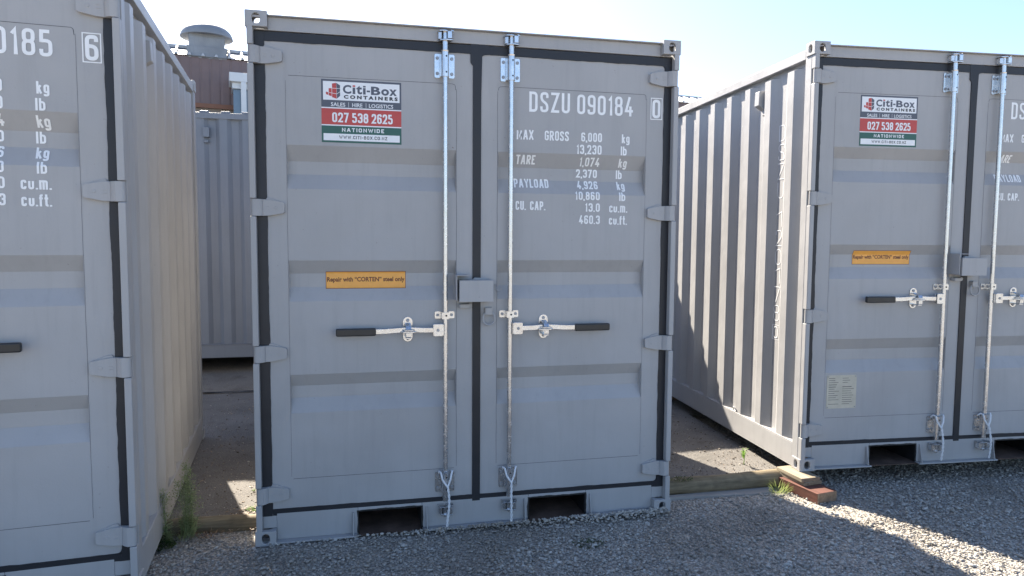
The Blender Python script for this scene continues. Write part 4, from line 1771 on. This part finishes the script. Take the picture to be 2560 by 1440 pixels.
tuft((-.40, .20, -.004), 90, .13, .06, 'weed', 'low clump of dull blades around the foot of the tallest weed', 31, 'weed', 'weed', .7, .0045)
tuft((-.27, .195, -.004), 40, .07, .03, 'litter', 'small dry brown stalks beside the tallest weed', 33, 'dry_weed', 'weed', .8, .003)
tuft((2.985, .150, -.004), 75, .095, .035, 'grass', 'pale grass tuft growing beside the red timber block', 3, w=.0028, spread=.8)
tuft((1.615, -.31, .006), 320, .016, .055, 'moss', 'low dull green moss patch out in the open gravel', 8, 'moss_patch', 'moss', 1.2, .004)
tuft((-.50, .12, -.004), 420, .028, .075, 'moss', 'dark moss clump at the foot of the leaning weed', 12, 'moss_patch', 'moss', 1.2, .005)
tuft((-.055, .45, .024), 190, .024, .034, 'fresh', 'small bright moss cushion on the sunlit patch of pad near the middle container', 15, 'moss_patch', 'moss', 1.2, .004)
tuft((-.095, .75, .024), 40, .022, .014, 'fresh', 'tiny green sprout at the back of the sunlit patch', 16, 'sprout', 'weed', 1.0, .004)
tuft((2.40, .265, .082), 160, .014, .05, 'moss', 'thin moss on the shaded end of the sunlit edging log', 17, 'moss_patch', 'moss', 1.2, .004)


def litter():
    rg = random.Random(21)
    mb = MB()
    for i in range(260):
        if i < 150:
            x, y, z = rg.gauss(-.07, .06), rg.gauss(.36, .07), .031
        elif i < 200:
            x, y, z = rg.gauss(-.22, .10), rg.gauss(.17, .03), .010
        else:
            x, y, z = rg.uniform(-.6, 0), rg.uniform(.4, 3), .031
        if y < .335:
            z = .012
        b = rg.uniform(0, 2 * PI)
        leaf(mb, (x, y, z + rg.uniform(0, .004)), (math.cos(b), math.sin(b), rg.uniform(-.05, .35)), (0, 0, 1), rg.uniform(.008, .03), rg.uniform(.003, .010), 0, .3)
    for i in range(40):
        x, y = rg.uniform(2.3, 3.05), rg.uniform(.38, .72)
        b = rg.uniform(0, 2 * PI)
        leaf(mb, (x, y, .031), (math.cos(b), math.sin(b), rg.uniform(-.05, .3)), (0, 0, 1), rg.uniform(.006, .018), rg.uniform(.002, .006), 0, .3)
    tag(obj('leaf_litter', mb, ['litter'], recalc=False), kind='stuff')


litter()


# ------------------------------------------------------------------ building beyond
def building():
    by = math.radians(10)
    root = empty('building', (-3.24, 11.94, 0), by)
    tag(root, 'brown clad building with a mushroom roof ventilator, behind the containers', 'building')
    X0, X1 = -9.0, 16.0
    mb = MB()
    p = corr_profile(X0, X1, pitch=.19, flat=.13, slope=.02, first=0)
    vs = []
    for x, d in p:
        vs += [(x, .010 * d, 4.22), (x, .010 * d, 5.14)]
    mb.add(vs, [(2 * i, 2 * i + 2, 2 * i + 3, 2 * i + 1) for i in range(len(p) - 1)])
    obj('cladding', mb, ['brown'], root)
    mb = MB()
    mb.box(X0, X1, .05, 8, 0, 4.12)
    obj('wall', mb, ['wallpale'], root)
    mb = MB()
    mb.box(X0, X1, -.03, .045, 4.125, 4.215)
    obj('flashing', mb, ['flash'], root)
    mb = MB()
    yb = .75
    sl_ = math.tan(math.radians(21))
    mb.add([(X0, -.04, 5.15), (X1, -.04, 5.15), (X1, yb, 5.15 + sl_ * (yb + .04)), (X0, yb, 5.15 + sl_ * (yb + .04)), (X1, 8, 4.6), (X0, 8, 4.6)], [(0, 1, 2, 3), (3, 2, 4, 5)])
    x = X0
    while x < X1:
        mb.add([(x, -.05, 5.155), (x + .02, -.05, 5.205), (x + .05, -.05, 5.205), (x + .07, -.05, 5.155),
                (x, yb, 5.155 + sl_ * (yb + .05)), (x + .02, yb, 5.205 + sl_ * (yb + .05)), (x + .05, yb, 5.205 + sl_ * (yb + .05)), (x + .07, yb, 5.155 + sl_ * (yb + .05))],
               [(0, 1, 5, 4), (1, 2, 6, 5), (2, 3, 7, 6), (0, 3, 2, 1)])
        x += .25
    mb.box(X0, X1, yb - .05, yb + .05, 5.15 + sl_ * yb + .012, 5.15 + sl_ * yb + .075)
    rf = obj('roof', mb, ['roofmetal'], root)
    # ventilator: stepped curb, neck and domed cowl
    c, s = math.cos(by), math.sin(by)
    vx = .86
    mb = MB()
    mb.box(vx - .375, vx + .375, .0, .72, 5.12, 5.36)
    mb.box(vx - .335, vx + .335, .03, .69, 5.361, 5.62)
    mb.box(vx - .350, vx + .350, .015, .705, 5.56, 5.58)
    v = obj('ventilator', mb, ['vent'], root, bevel=.006)
    mb = MB()
    prof = [(.30, 5.625), (.50, 5.600), (.512, 5.607), (.505, 5.65), (.475, 5.72), (.41, 5.79), (.31, 5.84), (.18, 5.868), (.0, 5.876)]
    mb.lathe(prof, (vx, .36, 0), 48)
    obj('cowl', mb, ['vent'], v, smooth=50)
    # glazed bay standing out from the cladding
    x0, x1 = 1.31, 3.4
    mb = MB()
    mb.box(x0, x1, -.62, -.012, 4.45, 4.57)
    mb.box(x0 - .05, x1 + .05, -.70, -.012, 4.575, 4.75)
    bay = obj('window_bay', mb, ['whitepaint'], root, bevel=.006)
    mb = MB()
    mb.box(x0 + .02, x1 - .02, -.56, -.04, 3.2, 4.448)
    obj('pane', mb, ['pane'], bay)
    for px in (x0 + .16, x0 + .85, x0 + 1.5):
        mb = MB()
        mb.box(px, px + .10, -.70, -.60, 3.2, 4.574)
        obj('post', mb, ['whitepaint'], bay, bevel=.005)


building()
